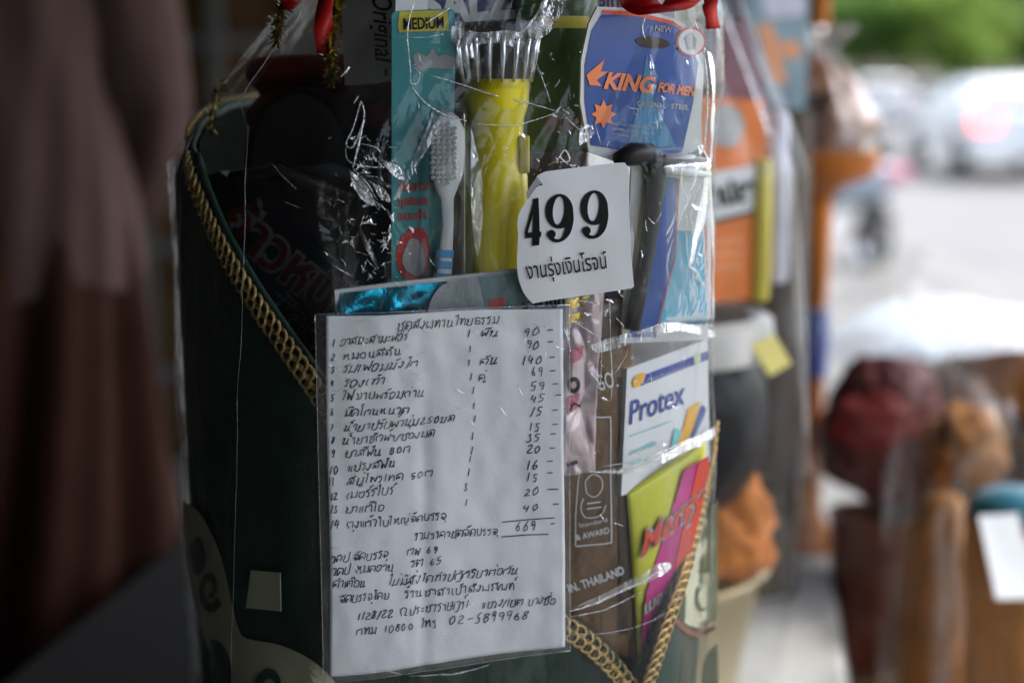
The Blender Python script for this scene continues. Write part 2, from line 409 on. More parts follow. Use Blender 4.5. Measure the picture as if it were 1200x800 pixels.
# ---- display table
TZ = 0.45
mk('table_cloth', (.68, .68, .66), .7, var=.06, scale=6, bump=.3, bscale=40, dist=.003)
mk('shaded_table_grey', (.026, .026, .025), .9, spec=.1, var=.06, scale=6, bump=.2, bscale=40, dist=.002)  # guessed grey, darkened further to carry the shade on the table
mk('table_leg', (.25, .25, .26), .4, metal=.7)
TL, TR = 1.264 * (CAM.z - TZ), .178 * (CAM.z - TZ)
dv = Vector((285 / FPX, 1.0)).normalized()                  # the way the stall runs
def tpt(l, y): return Vector((l + y * 285 / FPX, y))
tb = thing('display_table', (*tpt(-.25, 1.2), 0), 'long stall table, white on its street side, darkened for shade elsewhere', 'table')
def table_fn(u, v):
    l = -TL + (TL + TR) * u; y = .45 + 2.35 * v; p = tpt(l, y); return Vector((p.x, p.y, TZ))
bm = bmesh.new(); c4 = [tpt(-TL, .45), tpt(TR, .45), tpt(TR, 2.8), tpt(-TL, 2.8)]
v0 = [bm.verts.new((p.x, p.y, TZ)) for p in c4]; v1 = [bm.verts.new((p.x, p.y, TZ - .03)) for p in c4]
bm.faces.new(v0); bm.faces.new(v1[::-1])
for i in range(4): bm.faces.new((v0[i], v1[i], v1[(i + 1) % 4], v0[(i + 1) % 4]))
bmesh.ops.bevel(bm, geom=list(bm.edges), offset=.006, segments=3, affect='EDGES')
obj('tabletop', bm, M['shaded_table_grey'], tb)
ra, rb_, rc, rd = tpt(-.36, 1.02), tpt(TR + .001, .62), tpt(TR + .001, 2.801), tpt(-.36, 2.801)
def lit_part(u, v):
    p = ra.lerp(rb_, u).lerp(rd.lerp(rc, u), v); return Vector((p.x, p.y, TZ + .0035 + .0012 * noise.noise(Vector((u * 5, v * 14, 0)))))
grid('white_lit_part', lit_part, 40, 80, M['table_cloth'], tb, thick=.002)  # white sheet stands for the lit side of the table
def cloth_side(name, a, b, drop):
    def fn(u, v):
        p = a.lerp(b, u); n = Vector(((b - a).y, -(b - a).x)).normalized()
        w = (.006 + .012 * math.sin(u * 60) * v + .008 * math.sin(u * 23 + 1) * v)
        return Vector((p.x + n.x * w, p.y + n.y * w, TZ - .012 - drop * v))
    return grid(name, fn, 120, 10, M['table_cloth'], tb, thick=.0015)
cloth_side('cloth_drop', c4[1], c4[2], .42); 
for q in ((-TL + .05, .55), (TR - .05, .55), (-TL + .05, 2.7), (TR - .05, 2.7)):
    p = tpt(*q); tube('leg', [(p.x, p.y, 0), (p.x, p.y, TZ - .032)], .018, M['table_leg'], tb)

# ------------------------------------------------------------------ the wrapped offering: green cloth bag
class Fab(Body):
    def prof(s, z):
        r = lerp_tab([(1.045, .1775), (1.085, .168), (1.15, .143)], z); return lerp_tab([(1.045, AX.x), (1.15, -.012)], z), AX.y, r, r * .139 / .1775
FAB = Fab(AX.x, AX.y, .1775, .139)
BRL = cr2([(224, 190), (230, 212), (257, 276), (291, 336), (325, 387), (357, 432), (420, 525), (500, 625), (580, 695), (630, 718), (667, 738), (692, 757), (716, 781), (742, 815)], 7)
BRR = cr2([(744, 830), (757, 795), (773, 745), (790, 695), (806, 645), (819, 592), (829, 540), (834, 495)], 7)
EDGE = [(x + 8, y - 9) for x, y in BRL[:-6]] + [(738, 806), (741, 806)] + [(x - 4, y - 1) for x, y in BRR[6:]]
edge3 = [FAB(x, y) for x, y in EDGE]
def ang_of(p): return math.atan2(p.x - AX.x, -(p.y - AX.y))
etab = sorted((ang_of(p), p.z) for p in edge3)
etab = [(-math.pi, 1.10), (-2.3, 1.095), (-1.75, 1.088)] + [e for e in etab if -2.0 < e[0] < 2.0] + [(2.2, 1.0), (math.pi, 1.10)]
gb = thing('cloth_bag', (AX.x, AX.y, TZ), 'dark green cloth bag with cream scrolls and gold braid inside the clear wrap', 'bag')
def fab_fn(u, v):
    a = -math.pi + 2 * math.pi * u; zt = lerp_tab(etab, a); z = TZ + .004 + (zt - TZ - .004) * v
    return FAB.pt(a, z, -.012 * (1 - v) * (1 - v) + .0016 * math.sin(a * 17 + z * 8) * math.sin(z * 14))
fb = grid('bag_body', fab_fn, 260, 36, M['fabric'], gb, closed=True, thick=.003)
mk('inner_shade', (.010, .012, .011), .8, bump=.2, spec=.1)  # near-black sheet stands in for the shade inside the bag
grid('bag_inner_shade', lambda u, v: (lambda a: FAB.pt(a, TZ + .02 + (lerp_tab(etab, a) - TZ - .024) * v, -.005))(-math.pi + 2 * math.pi * u), 200, 20, M['inner_shade'], gb, closed=True)
lathe('bag_base', (AX.x, AX.y, TZ + .002), [(.02, 0), (.125, 0), (.13, .006)], M['fabric'], gb)
# gold braid: interlaced cords along the slanted mouth of the bag
def braid(path, name):
    bm = bmesh.new(); P = [Vector(p) for p in path]
    L = [0]
    for a, b in zip(P, P[1:]): L.append(L[-1] + (b - a).length)
    def samp(s):
        for i in range(len(P) - 1):
            if s <= L[i + 1]: return P[i].lerp(P[i + 1], (s - L[i]) / max(1e-9, L[i + 1] - L[i])), i
        return P[-1], len(P) - 2
    rb = random.Random(4)
    for k in range(int(L[-1] / .0032)):
        p, i = samp(k * .0032); col = (1 if k % 2 else -1); i0, i1 = max(0, i - 4), min(len(P) - 1, i + 5)
        t = (P[i1] - P[i0]).normalized(); nn = Vector((p.x - AX.x, p.y - AX.y, 0)).normalized(); sd_ = t.cross(nn).normalized(); nn = sd_.cross(t).normalized()
        tl = .30 + rb.uniform(-.08, .08); u_ = (t * math.cos(tl) + nn * math.sin(tl)); c_ = p + sd_ * (.0026 * col) + nn * (.0026 + rb.uniform(0, .0004)); q0 = rb.uniform(-.12, .12)
        ex_ = (sd_ + u_ * q0).normalized()
        pts = [c_ + ex_ * (.0036 * math.cos(w)) + u_ * (.0044 * math.sin(w)) for w in [2 * math.pi * j / 16 for j in range(17)]]
        tube_bm(bm, pts, .00105, 7, cap=False)
    return smooth(obj(name, bm, M['gold_braid'], gb))
braid([FAB(x, y, .0012) for x, y in BRL], 'braid'); braid([FAB(x, y, .0012) for x, y in BRR], 'braid'); braid([FAB.pt(-1.32 - .9 * k / 40, lerp_tab(etab, -1.32 - .9 * k / 40) - .004, .001) for k in range(41)], 'braid')
tr_ = bmesh.new(); tube_bm(tr_, [FAB(x, y, .001) for x, y in EDGE], .0018, 8); smooth(obj('piping', tr_, M['fabric_trim'], gb))
# cream scrolls
def scroll(parts, name, m, off=.0022):
    for p in parts:
        k = Ink(); k.poly(p, FAB, off, 12); k.build(name, m, gb)
def spiral(cx, cy, r0, r1, turns, a0, w0, w1, n=34, sx=1.0):
    o = []; i_ = []
    for k in range(n + 1):
        t = k / n; a = a0 + turns * 2 * math.pi * t; r = r0 + (r1 - r0) * t; w = w0 + (w1 - w0) * t
        o.append((cx + sx * (r + w) * math.cos(a), cy + (r + w) * math.sin(a))); i_.append((cx + sx * (r - w) * math.cos(a), cy + (r - w) * math.sin(a)))
    return o + i_[::-1]
cream_r = [cr2([(841, 585), (828, 600), (812, 650), (798, 700), (800, 726), (818, 735), (834, 728), (841, 720), (841, 650), (841, 585)], 4)[:-1],
           cr2([(841, 752), (826, 770), (822, 800), (824, 830), (841, 830), (841, 752)], 3)[:-1]]
scroll(cream_r, 'scroll_pattern', M['cream'])
scroll([spiral(823, 697, 25, 4, 1.15, -1.2, 4, 3, sx=.42)], 'scroll_pattern', M['scroll_green'], .0030)
scroll([cr2([(790, 716), (800, 730), (818, 740), (836, 733), (836, 738), (818, 746), (798, 737), (788, 722), (790, 716)], 3)[:-1]], 'scroll_pattern', M['scroll_brown'], .0034)
cream_l = [cr2([(214, 585), (236, 604), (258, 650), (270, 700), (279, 735), (290, 748), (330, 756), (372, 778), (398, 812), (360, 830), (296, 830), (262, 800), (250, 770), (240, 750), (226, 700), (216, 640), (214, 585)], 4)[:-1]]
scroll(cream_l, 'scroll_pattern', M['cream'])
scroll([spiral(246, 690, 24, 5, 1.2, .6, 6, 4, sx=.55), cr2([(222, 640), (232, 628), (240, 650), (238, 668), (228, 672), (222, 640)], 3)[:-1],
        spiral(318, 806, 34, 6, 1.1, .4, 8, 5, sx=.7), cr2([(246, 748), (262, 756), (272, 790), (262, 826), (250, 800), (246, 748)], 3)[:-1]], 'scroll_pattern', M['scroll_green'], .0030)
tag(prism('price_sticker', [(294, 668), (328, 671), (329, 716), (288, 712)], Plane(FAB(310, 690, .003), (math.sin(-.72), -math.cos(-.72), 0)), .0006, M['pale_sticker']),
    'small blank pale square sticker on the lower left of the green bag', 'sticker')

# ------------------------------------------------------------------ goods inside the wrap
# --- toothbrush in its blister pack
S_TB = FP(.127)
t = thing('toothbrush_pack', S_TB(495, 330), 'teal toothbrush blister card with a yellow MEDIUM header', 'toothbrush pack')
prism('card', [(463, 13), (528, 10), (533, 14), (534, 60), (528, 330), (524, 372), (464, 374), (459, 370), (459, 18)], S_TB, .002, M['teal'], t)
Ink().poly([(468, 14), (524, 12), (526, 36), (468, 38), (466, 30)], S_TB).build('header_band', M['label_yellow'], t)
Ink().text('MEDIUM', (473, 35), (520, 33), 14, S_TB, .0009, bold=.02).build('lettering', M['black_ink'], t)
Ink().poly(cr2([(484, 66), (490, 62), (500, 66), (507, 57), (513, 66), (522, 64), (533, 68)], 4) + [(533, 81), (500, 80), (492, 84), (486, 76)], S_TB).build('printed_teeth', M['grey_print'], t)
k = Ink()
for s_, y in (('ฟันขาว', 224), ('คุณหมอ', 241), ('แนะนำ', 258)): k.text(s_, (467, y), (500, y - 1.5), 11, S_TB, .0008, bold=.03)
k.build('lettering', M['red_print'], t)
k = Ink(); k.poly(ell(484, 297, 20, 31, 32, .15), S_TB, .0005); k.build('red_seal', M['red_print'], t)
k = Ink(); k.poly(cr2([(474, 294), (480, 280), (489, 281), (495, 292), (498, 310), (491, 323), (478, 318), (471, 306), (474, 294)], 3)[:-1], S_TB, .0009); k.build('seal_picture', M['grey_print'], t)
tbk = thing('toothbrush', S_TB(515, 330, .006), None, None); tbk.parent = t; tbk.location = (0, 0, 0)
bpy.data.objects.remove(tbk)
# brush: head and neck, bristle block, banded grip
bm = bmesh.new()
hp = [(519, 133, 8), (521, 140, 15), (523, 152, 20), (523, 175, 21), (522, 200, 20), (520, 216, 16), (521, 232, 10), (522, 262, 9), (520, 290, 10), (517, 330, 12), (515, 370, 13)]
pts = [S_TB(x, y, .0075) for x, y, _ in hp]; rr = [w * .5 * .00049 * 1.0 for *_, w in hp]
tube_bm(bm, [p for p in pts], [r * 1.9 if i < 6 else r * 1.6 for i, r in enumerate(rr)], 16, flat=.35, upv=NF.to_3d())
smooth(obj('brush_handle', bm, M['white_plastic'], t))
bm = bmesh.new()
for j in range(13):
    for i in range(5):
        x = 506 + i * 6.4 + (1.2 if j % 2 else 0); y = 143 + j * 5.7
        if (j in (0, 12)) and i in (0, 4): continue
        a = S_TB(x, y, .008); b = S_TB(x - 5, y + 1, .0135)
        tube_bm(bm, [a, b], [.00105, .00125], 7)
obj('bristles', bm, M['bristle'], t)
bm = bmesh.new()
for y0, y1 in ((291, 300), (304, 313), (318, 338)):
    tube_bm(bm, [S_TB(519 - (y0 - 291) * .08, y0, .0076), S_TB(519 - (y1 - 291) * .08, y1, .0076)], .0052, 16, flat=.40, upv=NF.to_3d())
smooth(obj('grip', bm, M['blue_grip'], t), 40)
# blister dome
def blis(u, v):
    x = 492 + 56 * u; y = 116 + 236 * v
    e = min(1, 6 * min(u, 1 - u)) * min(1, 14 * min(v, 1 - v)); return S_TB(x, y, -.0008 + .0160 * e ** .6)
grid('blister', blis, 26, 40, M['clear'], t)
# --- yellow torch with a clear ribbed head
ax_t = FP(.124)(582, 220); px = .00049
t = thing('torch', (ax_t.x, ax_t.y, FP(.124)(582, 372).z), 'yellow plastic torch with a clear ribbed lens head', 'torch')
def zt(y): return FP(.124)(582, y).z
zb = zt(376)
def L(prof): return [(r * px * 1.02, zt(y) - zb) for r, y in prof]
lathe('torch_body', (ax_t.x, ax_t.y, zb), L([(34, 376), (37, 360), (38, 300), (38, 235), (37, 205), (33, 196), (31.5, 188), (32, 150), (33, 138), (38, 122), (39, 97), (38.5, 93), (30, 92.5)]), M['yellow'], t, 56)
lathe('lens_head', (ax_t.x, ax_t.y, zb), L([(39.5, 104), (41, 92), (46, 70), (48, 48), (52, 44), (52.5, 30), (51, 26), (42, 25)]), M['clear'], t, 64, cap=False, mod=lambda a, z: 1 + .018 * math.cos(a * 18))
bm = bmesh.new()
for k in range(18):
    a = 2 * math.pi * k / 18
    tube_bm(bm, [(ax_t.x + r * px * math.cos(a), ax_t.y + r * px * math.sin(a), zt(y)) for r, y in ((42, 96), (47, 68), (49.5, 46))], [.0008, .0014, .0018], 6)
smooth(obj('lens_rib', bm, M['film_whitened_soft'], t))
box('switch', (ax_t.x + .0165, ax_t.y - .008, zt(180)), (.006, .007, .022), M['label_yellow'], t, bev=.0012)
# --- razor card
S_RZ = VP((683, .842), (830, .893), 150)
t = thing('razor_pack', S_RZ(760, 390), 'blue razor blister card with orange lettering, right of the torch', 'razor pack')
card = cr2([(700, 8), (745, 11), (795, 24), (812, 40), (826, 68)], 4) + [(822, 140), (824, 250), (829, 340), (830, 398), (728, 402), (735, 300), (740, 196), (690, 178), (680, 120), (681, 70), (690, 28)]
prism('card', card, S_RZ, .0015, M['card_white'], t)
blue = cr2([(705, 17), (745, 20), (790, 31), (806, 46), (818, 74)], 4) + [(812, 120), (799, 179), (760, 180), (740, 178), (692, 170), (685, 120), (685, 76), (693, 36)]
hole = ell(764, 50, 20, 7, 16, .12)
Ink().poly([blue], S_RZ, .0004).build('blue_print', M['razor_blue'], t)
Ink().poly(hole, S_RZ, .0009).build('hang_hole', M['dark_brown'], t)
Ink().poly([(705, 16), (745, 19), (790, 30), (800, 38), (798, 32), (788, 25), (745, 14), (706, 12)], S_RZ, .0007).build('red_border', M['scarlet'], t)
Ink().poly([(757, 62), (765, 118), (792, 172), (735, 172), (750, 110)], S_RZ, .0007).build('printed_tower', M['razor_teal'], t)
k = Ink(); k.text('KING', (706, 103), (766, 109), 19, S_RZ, .0012, bold=.045, shear=.25); k.text('FOR MEN', (769, 107), (813, 113), 11, S_RZ, .0012, bold=.04, shear=.2)
k.poly([(686, 88), (707, 70), (703, 84), (712, 84), (698, 94), (704, 101), (690, 100)], S_RZ, .0010)
k.build('lettering', M['orange_print'], t)
k = Ink()
st = [(706 + (15 if i % 2 == 0 else 9) * math.cos(i * math.pi / 8), 134 + (17 if i % 2 == 0 else 10) * math.sin(i * math.pi / 8)) for i in range(16)]
k.poly(st, S_RZ, .0011); k.build('star_burst', M['orange_print'], t)
k = Ink(); k.text('ORIGINAL', (745, 124), (779, 127), 6, S_RZ, .0011, bold=.02); k.text('STEEL', (785, 127), (806, 129), 6, S_RZ, .0011, bold=.02); k.text('NEW', (766, 36), (786, 39), 7, S_RZ, .0011, bold=.02)
for q, y in enumerate((146, 152, 158)): k.text('stainless steel twin blade razor'[:26 - q * 4], (716, y), (770 - q * 6, y + 6), 3.6, S_RZ, .0011)
k.build('lettering', M['grey_print'], t)
Ink().poly([ell(808, 49, 17, 17, 28)], S_RZ, .0013).build('badge', M['scarlet'], t)
Ink().poly([ell(808, 49, 15, 15, 28)], S_RZ, .0017).build('badge_face', M['card_white'], t)
k = Ink(); k.poly([(800, 44), (808, 38), (814, 46), (812, 58), (804, 58)], S_RZ, .0021); k.build('badge_mark', M['grey_print'], t)
Ink().poly([(775, 206), (794, 209), (790, 300), (766, 395), (736, 395), (757, 330)], S_RZ, .0004).build('blue_print', M['razor_blue'], t)
Ink().line([(795, 209), (790.5, 300), (767, 395)], 1.6, S_RZ, .0008).build('red_border', M['red_print'], t)
Ink().poly([(792, 270), (823, 271), (829, 378), (772, 384)], S_RZ, .0004).build('cyan_print', M['razor_cyan'], t)
# razor itself
bm = bmesh.new(); tube_bm(bm, [S_RZ(x, y, .006) for x, y in ((757, 188), (762, 205), (759, 240), (752, 290), (742, 340), (733, 385))], [.006, .0062, .0055, .005, .005, .0052], 12)
smooth(obj('razor_handle', bm, M['rubber'], t))
bm = bmesh.new(); tube_bm(bm, [S_RZ(x, y, .009) for x, y in ((712, 186), (730, 180), (748, 180), (760, 190))], [.004, .007, .007, .005], 12)
smooth(obj('razor_head', bm, M['dark_plastic'], t))
bm = bmesh.new()
for y in (184, 190, 200):
    tube_bm(bm, [S_RZ(764, y, .012), S_RZ(792, y + 1, .013), S_RZ(822, y + 4, .008)], [.0022, .0030, .0015], 10)
smooth(obj('blade_tray', bm, M['white_plastic'], t))
def blis2(u, v):
    x = 742 + 80 * u; y = 176 + 215 * v - 6 * u
    e = min(1, 7 * min(u, 1 - u)) * min(1, 12 * min(v, 1 - v)); return S_RZ(x, y, .0018 + .017 * e ** .6)
grid('blister', blis2, 24, 40, M['clear'], t)
# --- green and brown pouch behind
S_GP = FP(.096)
t = thing('snack_pouch', S_GP(652, 300), 'dark green pouch with a gold band, between torch and blue card', 'pouch')
def pil(surf, x0, x1, y0, y1, amp):
    def fn(u, v):
        e = (max(0, 4 * u * (1 - u)) ** .5) * (max(0, 4 * v * (1 - v)) ** .4)
        return surf(x0 + (x1 - x0) * u, y0 + (y1 - y0) * v, amp * e)
    return fn
grid('pouch_body', pil(S_GP, 606, 702, -40, 178, .014), 24, 40, M['green_pouch'], t, thick=.0008)
grid('gold_band', lambda u, v: pil(S_GP, 606, 702, -40, 178, .0146)(u, .275 + .065 * v), 24, 4, M['label_yellow'], t)
grid('lower_panel', lambda u, v: pil(S_GP, 606, 702, -40, 178, .0146)(u, .80 + .17 * v), 24, 6, M['brown_pouch'], t)
# brown carton behind the torch, widened as dark filler against a bright gap
tag(prism('brown_filler_carton', [(522, -10), (690, -6), (688, 360), (524, 356)], FP(.036), .03, M['dark_brown']), 'dark brown carton, widened as dark filler behind the torch and the white 499 sticker', 'carton')
# --- toothpaste boxes
def boxy(name, quad, surf, depth, m, parent): return prism(name, quad, surf, depth, m, parent)
S_SB = FP(.085)
t = thing('toothpaste_box', S_SB(600, 20), 'navy and white toothpaste box lettered SALZ lying across the top', 'toothpaste box')
boxy('carton', [(452, -75), (790, -70), (790, 24), (452, 27)], S_SB, .045, M['navy'], t)
Ink().poly([(672, -74), (789, -69), (789, 22), (672, 23)], S_SB).build('white_panel', M['card_white'], t)
Ink().text('SALZ', (497, 27), (606, 19), 42, S_SB, .0008, bold=.05).build('lettering', M['white_print'], t)
Ink().text('Original', (668, 18), (742, 11), 28, S_SB, .0012, bold=.01, shear=.1).build('lettering', M['navy'], t)
S_SL = VP((398, .895), (462, .862), 50)
t = thing('toothpaste_box', S_SL(430, 96), 'white toothpaste box standing on end, Original written down its side', 'toothpaste box')
boxy('carton', [(397, -70), (464, -72), (463, 95), (404, 100)], S_SL, .04, M['card_white'], t)
Ink().text('Original', (437, -6), (441, 74), 24, S_SL, .0006, bold=.012, shear=.2, up=(1, 0)).build('lettering', M['black_ink'], t)
# --- sandals, navy packet, red cloth in the shade on the left
S_SH = VP((270, .93), (420, .862), 250)
def sole(x, w, ytop, ybot): return cr2([(x - w, ybot), (x - w * 1.02, ytop + 90), (x - w * .8, ytop + 30), (x - w * .35, ytop + 3), (x + w * .1, ytop), (x + w * .6, ytop + 18), (x + w * .95, ytop + 70), (x + w, ytop + 130), (x + w * .9, ybot)], 5)
def sandal(name, x, off, m, lab):
    t = thing(name, S_SH(x, 330, off), lab, 'sandal', 'pair of dark sandals stood on end')
    prism('sole', sole(x, 66, 104 - (x - 350) * .05, 345), S_SH, .012, m, t, off)
    bm = bmesh.new(); tube_bm(bm, [S_SH(x - 60, 240, off + .002), S_SH(x - 25, 205, off + .03), S_SH(x + 20, 200, off + .032), S_SH(x + 62, 235, off + .002)], .011, 12, flat=.4)
    smooth(obj('strap', bm, m, t))
    Ink().poly(sole(x, 58, 112, 340), S_SH, off + .0006).build('footbed', M['rubber' if m == M['shoe'] else 'shoe_grey'], t)
sandal('sandal', 348, -.004, M['shoe'], 'black sandal stood on its heel, in front of its grey pair')
sandal('sandal', 376, -.028, M['shoe_grey'], 'dark grey sandal peeking out behind the black one')
S_NP = VP((225, .955), (420, .858), 300)
t = thing('detergent_packet', S_NP(330, 440), 'dark navy packet with slanting red and white Thai lettering', 'packet')
prism('packet_body', [(226, 216), (262, 200), (330, 250), (415, 330), (420, 470), (380, 520), (300, 420), (238, 300)], S_NP, .008, M['navy_packet'], t, .004)
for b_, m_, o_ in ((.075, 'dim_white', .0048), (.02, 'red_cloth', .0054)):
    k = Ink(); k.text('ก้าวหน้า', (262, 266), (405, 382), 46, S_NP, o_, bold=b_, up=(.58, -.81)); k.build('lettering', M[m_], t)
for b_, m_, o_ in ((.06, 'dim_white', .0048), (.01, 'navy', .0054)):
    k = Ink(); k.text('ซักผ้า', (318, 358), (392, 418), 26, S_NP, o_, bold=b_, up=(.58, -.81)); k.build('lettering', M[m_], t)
S_RC = VP((320, .945), (470, .875), 90)
tag(grid('folded_cloth', lambda u, v: S_RC(300 + 170 * u, 72 + 75 * v - 18 * u * (1 - u), .006 * math.sin(v * 9) + .003 * math.sin(u * 14)), 30, 20, M['red_cloth'], thick=.006),
    'dark red folded cloth showing above the black sandal', 'cloth')
# --- shiny cyan sachet
S_FC = FP(.1435)
t = thing('foil_sachet', S_FC(500, 372), 'shiny cyan foil sachet with a white edge, above the handwritten list', 'sachet')
prism('sachet_body', [(392, 340), (470, 330), (612, 315), (660, 322), (664, 395), (396, 398)], S_FC, .004, M['card_white'], t)
def foil(u, v): return S_FC(399 + 124 * u - 14 * v, 343 - 14 * u + 56 * v, .0006 + .0016 * math.sin(u * 7 + v * 2) ** 2 + .0008 * noise.noise(Vector((u * 6, v * 5, 2))))
grid('foil_panel', foil, 50, 24, M['foil_cyan'], t)
Ink().poly(cr2([(496, 396), (500, 365), (507, 345), (522, 331), (560, 324), (612, 318), (620, 396), (496, 396)], 4)[:-1], S_FC, .0030).build('window_panel', M['sachet_grey'], t)
Ink().poly([(560, 324), (612, 317), (660, 324), (662, 396), (575, 396), (566, 350)], S_FC, .0034).build('teal_panel', M['sachet_teal'], t)
Ink().poly([(571, 350), (590, 347), (591, 359), (572, 361)], S_FC, .0038).build('red_mark', M['red_print'], t)
Ink().text('ราคาถูก', (610, 361), (660, 354), 10, S_FC, .0042, bold=.04).build('lettering', M['black_ink'], t)
# --- brown coffee pouch with white printing
S_BP = FP(.128)
t = thing('coffee_pouch', S_BP(705, 740), 'brown coffee pouch with white outlined badge and THAILAND lettering', 'pouch')
grid('pouch_body', pil(S_BP, 640, 741, 350, 770, .006), 30, 60, M['brown_pouch'], t, thick=.001)
SBP2 = Plane(S_BP.p, S_BP.n, lambda px_, py_: .006 * max(0, 4 * ((px_ - 640) / 101) * (1 - (px_ - 640) / 101)) ** .5 * max(0, 4 * ((py_ - 350) / 420) * (1 - (py_ - 350) / 420)) ** .4)
grid('side_gusset', lambda u, v: SBP2(722 + 14 * u, 440 + 300 * v, .0012), 4, 30, M['dark_brown'], t)
k = Ink(); k.text('GO', (697, 455), (717, 450), 19, SBP2, .0024, bold=.01); k.poly(ell(720, 449, 1.4, 1.6, 8), SBP2, .0024); k.text('IN. THAILAND', (664, 690), (729, 668), 10, SBP2, .0022, bold=.03)
k.line(cr2([(681, 484), (700, 486), (709, 486), (712, 492), (712, 560), (713, 625), (710, 632), (690, 634), (672, 636)], 3), 1.6, SBP2, .0014)
k.line([(681, 484), (680, 520), (674, 560), (671, 600), (671, 636)], 1.2, SBP2, .0014)
k.text('& AWARD', (672, 629), (711, 620), 7, SBP2, .0014, bold=.02); k.text('Standard', (675, 614), (708, 607), 5, SBP2, .0014)
k.line(cr2([(682, 560), (690, 552), (700, 556), (702, 568), (694, 578), (684, 574), (682, 560)], 3), 1.2, SBP2, .0014)
k.line([(684, 586), (700, 584)], 1.6, SBP2, .0014); k.line([(684, 592), (701, 590)], 1.6, SBP2, .0014); k.line(cr2([(680, 580), (677, 590), (682, 602), (700, 600), (706, 588)], 3), 1.2, SBP2, .0014)
k.build('lettering', M['white_print'], t)
# --- crinkled silver pink sachet
S_SP = FP(.138)
t = thing('crinkled_sachet', S_SP(680, 465), 'crinkled silvery pink sachet with a gold corner, right of the list top', 'sachet')
def crk(x, y): return .006 * abs(noise.noise(Vector((x * .034, y * .018, 1.3)))) + .0035 * vor(Vector((x * .045, y * .022, 4))) - .001
S_SP2 = Plane(S_SP.p, S_SP.n, crk)
def spf(u, v):
    xr = 697 + 12 * (1 - v) ** 2; return S_SP2(645 + (xr - 645) * u, 345 + 215 * v - 8 * u, 0)
grid('sachet_body', spf, 40, 80, M['silver_pink'], t, thick=.0008)
Ink().poly([(660, 351), (690, 346), (684, 358), (661, 362)], S_SP2, .0012, 6).build('gold_corner', M['gold_foil'], t)
Ink().poly([(664, 368), (684, 364), (682, 375), (664, 380)], S_SP2, .0012, 6).build('gold_corner', M['gold_foil'], t)
k = Ink(); k.poly([ell(671, 450, 8, 10), ell(671, 450, 4, 5)], S_SP2, .0012, 6); k.line([(666, 480), (672, 472), (680, 476)], 3, S_SP2, .0012); k.line([(664, 545), (676, 540)], 4, S_SP2, .0012)
k.build('lettering', M['dark_plastic'], t)
k = Ink(); k.poly([(666, 408), (684, 404), (680, 420), (668, 424)], S_SP2, .0012, 6); k.poly([(662, 466), (678, 460), (676, 478), (664, 484)], S_SP2, .0012, 6); k.build('pink_print', M['pink'], t)
# --- soap box
S_PX = VP((733, .858), (832, .918), 480)
t = thing('soap_box', S_PX(780, 580), 'white soap box with blue stripe and Protex in blue', 'soap box')
prism('carton', [(735, 432), (829, 397), (832, 541), (728, 581)], S_PX, .05, M['card_white'], t)
Ink().poly([(752, 440), (829, 411), (829.5, 421), (750, 452)], S_PX).build('blue_stripe', M['protex_blue'], t)
Ink().poly(cr2([(740, 448), (744, 440), (755, 437), (752, 448), (743, 454), (740, 448)], 3)[:-1], S_PX, .0009).build('orange_mark', M['protex_orange'], t)
Ink().poly([(812, 417), (820, 412), (820, 424), (813, 427)], S_PX, .0009).build('orange_mark', M['pale_sticker'], t)
Ink().text('Protex', (737, 497), (801, 472), 29, S_PX, .0008, bold=.012, up=(.06, -1)).build('lettering', M['protex_blue'], t)
k = Ink(); k.text('Antibacterial', (756, 447.5), (806, 430), 5, S_PX, .0012, up=(.05, -1)); k.build('lettering', M['grey_print'], t)
k = Ink(); k.line([(737, 511), (786, 493)], 1.2, S_PX, .0006); k.text('ลดแบคทีเรีย', (737, 533), (768, 521), 6, S_PX, .0006, bold=.02, up=(.05, -1)); k.text('90 g', (737, 546), (760, 538), 6, S_PX, .0006, up=(.05, -1)); k.build('lettering', M['protex_aqua'], t)
Ink().poly([(806, 478), (820, 469), (812, 500), (800, 524), (788, 530), (800, 500)], S_PX, .0007).build('printed_splash', M['protex_orange'], t)
Ink().poly([(789, 500), (798, 505), (790, 527), (780, 541), (786, 518)], S_PX, .0010).build('printed_splash', M['protex_aqua'], t)
Ink().poly(cr2([(822, 474), (826, 480), (818, 500), (808, 520), (812, 502), (822, 474)], 3)[:-1], S_PX, .0010).build('printed_splash', M['razor_blue'], t)
# small side wall of the box, shaded brown packet next to it
# --- Merry sachet
S_MS = VP((733, .860), (832, .900), 620)
def braid_x(y): return lerp_tab([(500, 832), (540, 827), (592, 817), (645, 804), (695, 788), (745, 771), (795, 755), (830, 748)], y)
t = thing('dishwash_sachet', S_MS(770, 770), 'lime and magenta sachet with red Merry lettering behind the braid', 'sachet')
def merry(u, v):
    y = 578 - 62 * u + 200 * v; x0 = 734 + 14 * v; return x0 + (max(x0 + 2, min(826, braid_x(y))) - x0) * u, y
grid('sachet_body', lambda u, v: S_MS(*merry(u, v), .004 * (max(0, 4 * u * (1 - u)) ** .5) * (max(0, 4 * v * (1 - v)) ** .4)), 20, 30, M['lime'], t, thick=.001)
S_MS2 = Plane(S_MS.p, S_MS.n, lambda a, b: .0048)
Ink().poly([(796, 548), (824, 532), (824, 548), (816, 592), (803, 645), (787, 695), (770, 745), (756, 780), (746, 742), (752, 690)], S_MS2, .0004).build('magenta_print', M['magenta'], t)
Ink().poly([(812, 540), (824, 534), (824, 548), (816, 592), (803, 645), (795, 672), (784, 664), (793, 620)], S_MS2, .0008).build('scarlet_print', M['scarlet'], t)
for b_, m_, o_ in ((.07, 'grey_print', .0012), (.02, 'scarlet', .0018)):
    k = Ink(); k.text('Merry', (744, 650), (818, 588), 30, S_MS2, o_, bold=b_, up=(.12, -1), shear=.1); k.build('lettering', M[m_], t)
